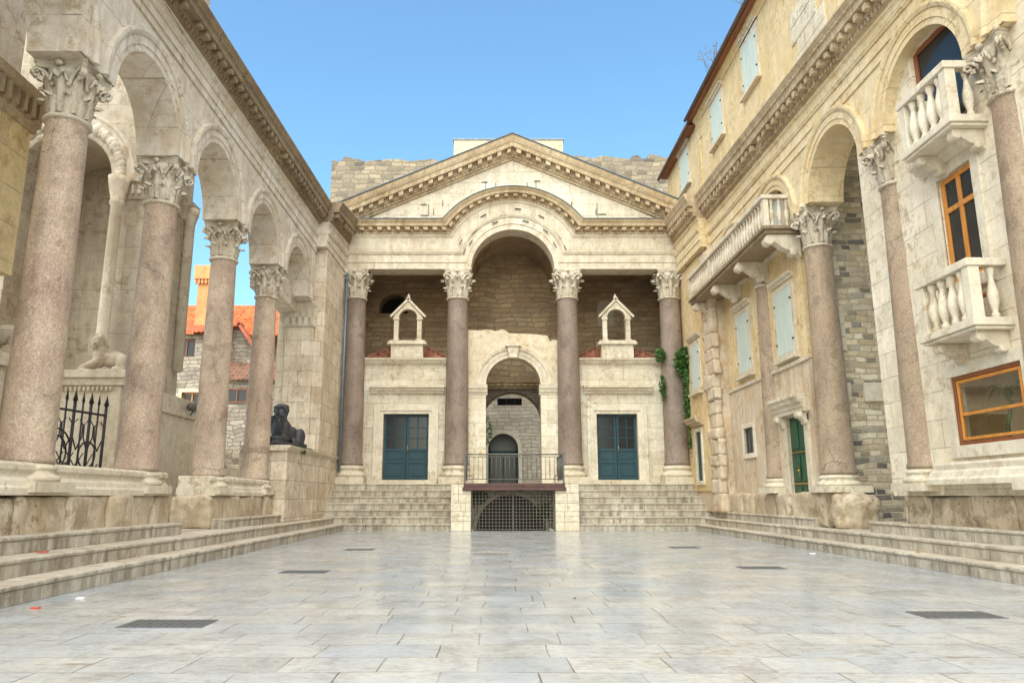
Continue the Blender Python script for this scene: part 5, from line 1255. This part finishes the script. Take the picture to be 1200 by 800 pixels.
# ivy on the right portico column
iv = thing('ivy', 'bushy green ivy climbing the right portico column and corner', 'plant', (7.1, 27.5, 4))
w = MB()
blob_leaves(w, (7.25, 27.35, 6.05), (.48, .22, .58), 1500, .075); blob_leaves(w, (7.35, 27.4, 5.4), (.28, .2, .35), 500, .07)
blob_leaves(w, (7.30, 27.45, 4.5), (.22, .15, .75), 700, .065); blob_leaves(w, (7.3, 27.5, 3.6), (.12, .12, .5), 160, .055)
blob_leaves(w, (6.36, 27.75, 6.35), (.2, .2, .3), 330, .06); blob_leaves(w, (6.38, 27.75, 5.2), (.12, .12, .45), 200, .055)
for k in range(26):
    t_ = k / 25; blob_leaves(w, (7.34 + .10 * math.sin(k * 1.3), 27.42, 2.6 + 3.2 * t_), (.10 + .08 * t_, .12, .16), 46, .05)
for k in range(3): blob_leaves(w, (6.38 + .05 * math.sin(k * 2), 27.72, 4.7 + .17 * k), (.10, .12, .14), 40, .05)
w.build('foliage', 'leaf', iv)
w = MB(); w.tube([(7.32, 27.5, 1.7), (7.36, 27.48, 3), (7.3, 27.48, 4.5), (7.28, 27.42, 6)], .025, 6); w.build('stem', 'weed', iv)

# =================================================================== FLOOR DETAILS
def cover(cx_, cy_, w_, d_, lab):
    m = MB(); m.box(cx_ - w_ / 2, cx_ + w_ / 2, cy_ - d_ / 2, cy_ + d_ / 2, -.01, .006)
    for k in range(int(w_ / .07)): xx = cx_ - w_ / 2 + .04 + k * .07; m.box(xx, xx + .03, cy_ - d_ / 2 + .03, cy_ + d_ / 2 - .03, .0061, .009)
    tag(m.build('drain_cover', 'drain'), lab, 'drain cover', 'drain covers in the paving')
cover(-2.88, 6.95, .74, .42, 'dark drain cover in the left foreground paving')
cover(-2.83, 11.6, .68, .42, 'dark drain cover in the left paving, second from the camera')
cover(-2.85, 16.4, .62, .5, 'small dark drain cover in the left paving, farthest from the camera')
cover(4.40, 7.45, .74, .42, 'dark drain cover in the right foreground paving')
cover(4.25, 12.25, .68, .42, 'dark drain cover in the right paving, second from the camera')
cover(4.25, 17.1, .62, .5, 'small dark drain cover in the right paving, farthest from the camera')
def litter(x, y, z, dx, dy, mat, lab, rot=0):
    dx *= .7; dy *= .7; m = MB(); m.obox((x, y, z + .01), (dx * math.cos(rot), dx * math.sin(rot), 0), (-dy * math.sin(rot), dy * math.cos(rot), .004), (0, 0, .004)); m.obox((x + dx * .6, y, z + .016), (dx * .4, 0, .006), (0, dy * .7, 0), (0, 0, .003))
    tag(m.build('litter_scrap', mat), lab, 'litter')
litter(-4.6, 7.85, 0, .07, .012, 'red', 'thin red scrap on the paving by the left steps'); litter(-5.62, 9.6, .42, .1, .02, 'red', 'red scrap lying on the second left step')
litter(-4.55, 8.6, 0, .07, .04, 'white', 'white paper scrap on the paving by the left steps'); litter(6.3, 15.2, 0, .07, .05, 'white', 'white paper scrap near the right steps')
litter(.9, 8.6, 0, .02, .02, 'drain', 'tiny dark pebble on the middle of the paving')
litter(-4.4, 25.1, 0, .06, .05, 'white', 'crumpled white paper at the foot of the left stairs'); litter(6.95, 12.6, .21, .04, .03, 'orange_wood', 'small orange peel on the first right step')
# cleanup of helpers
for o in list(scene.objects):
    if o.type == 'EMPTY' and not o.children and o.parent is None: bpy.data.objects.remove(o)
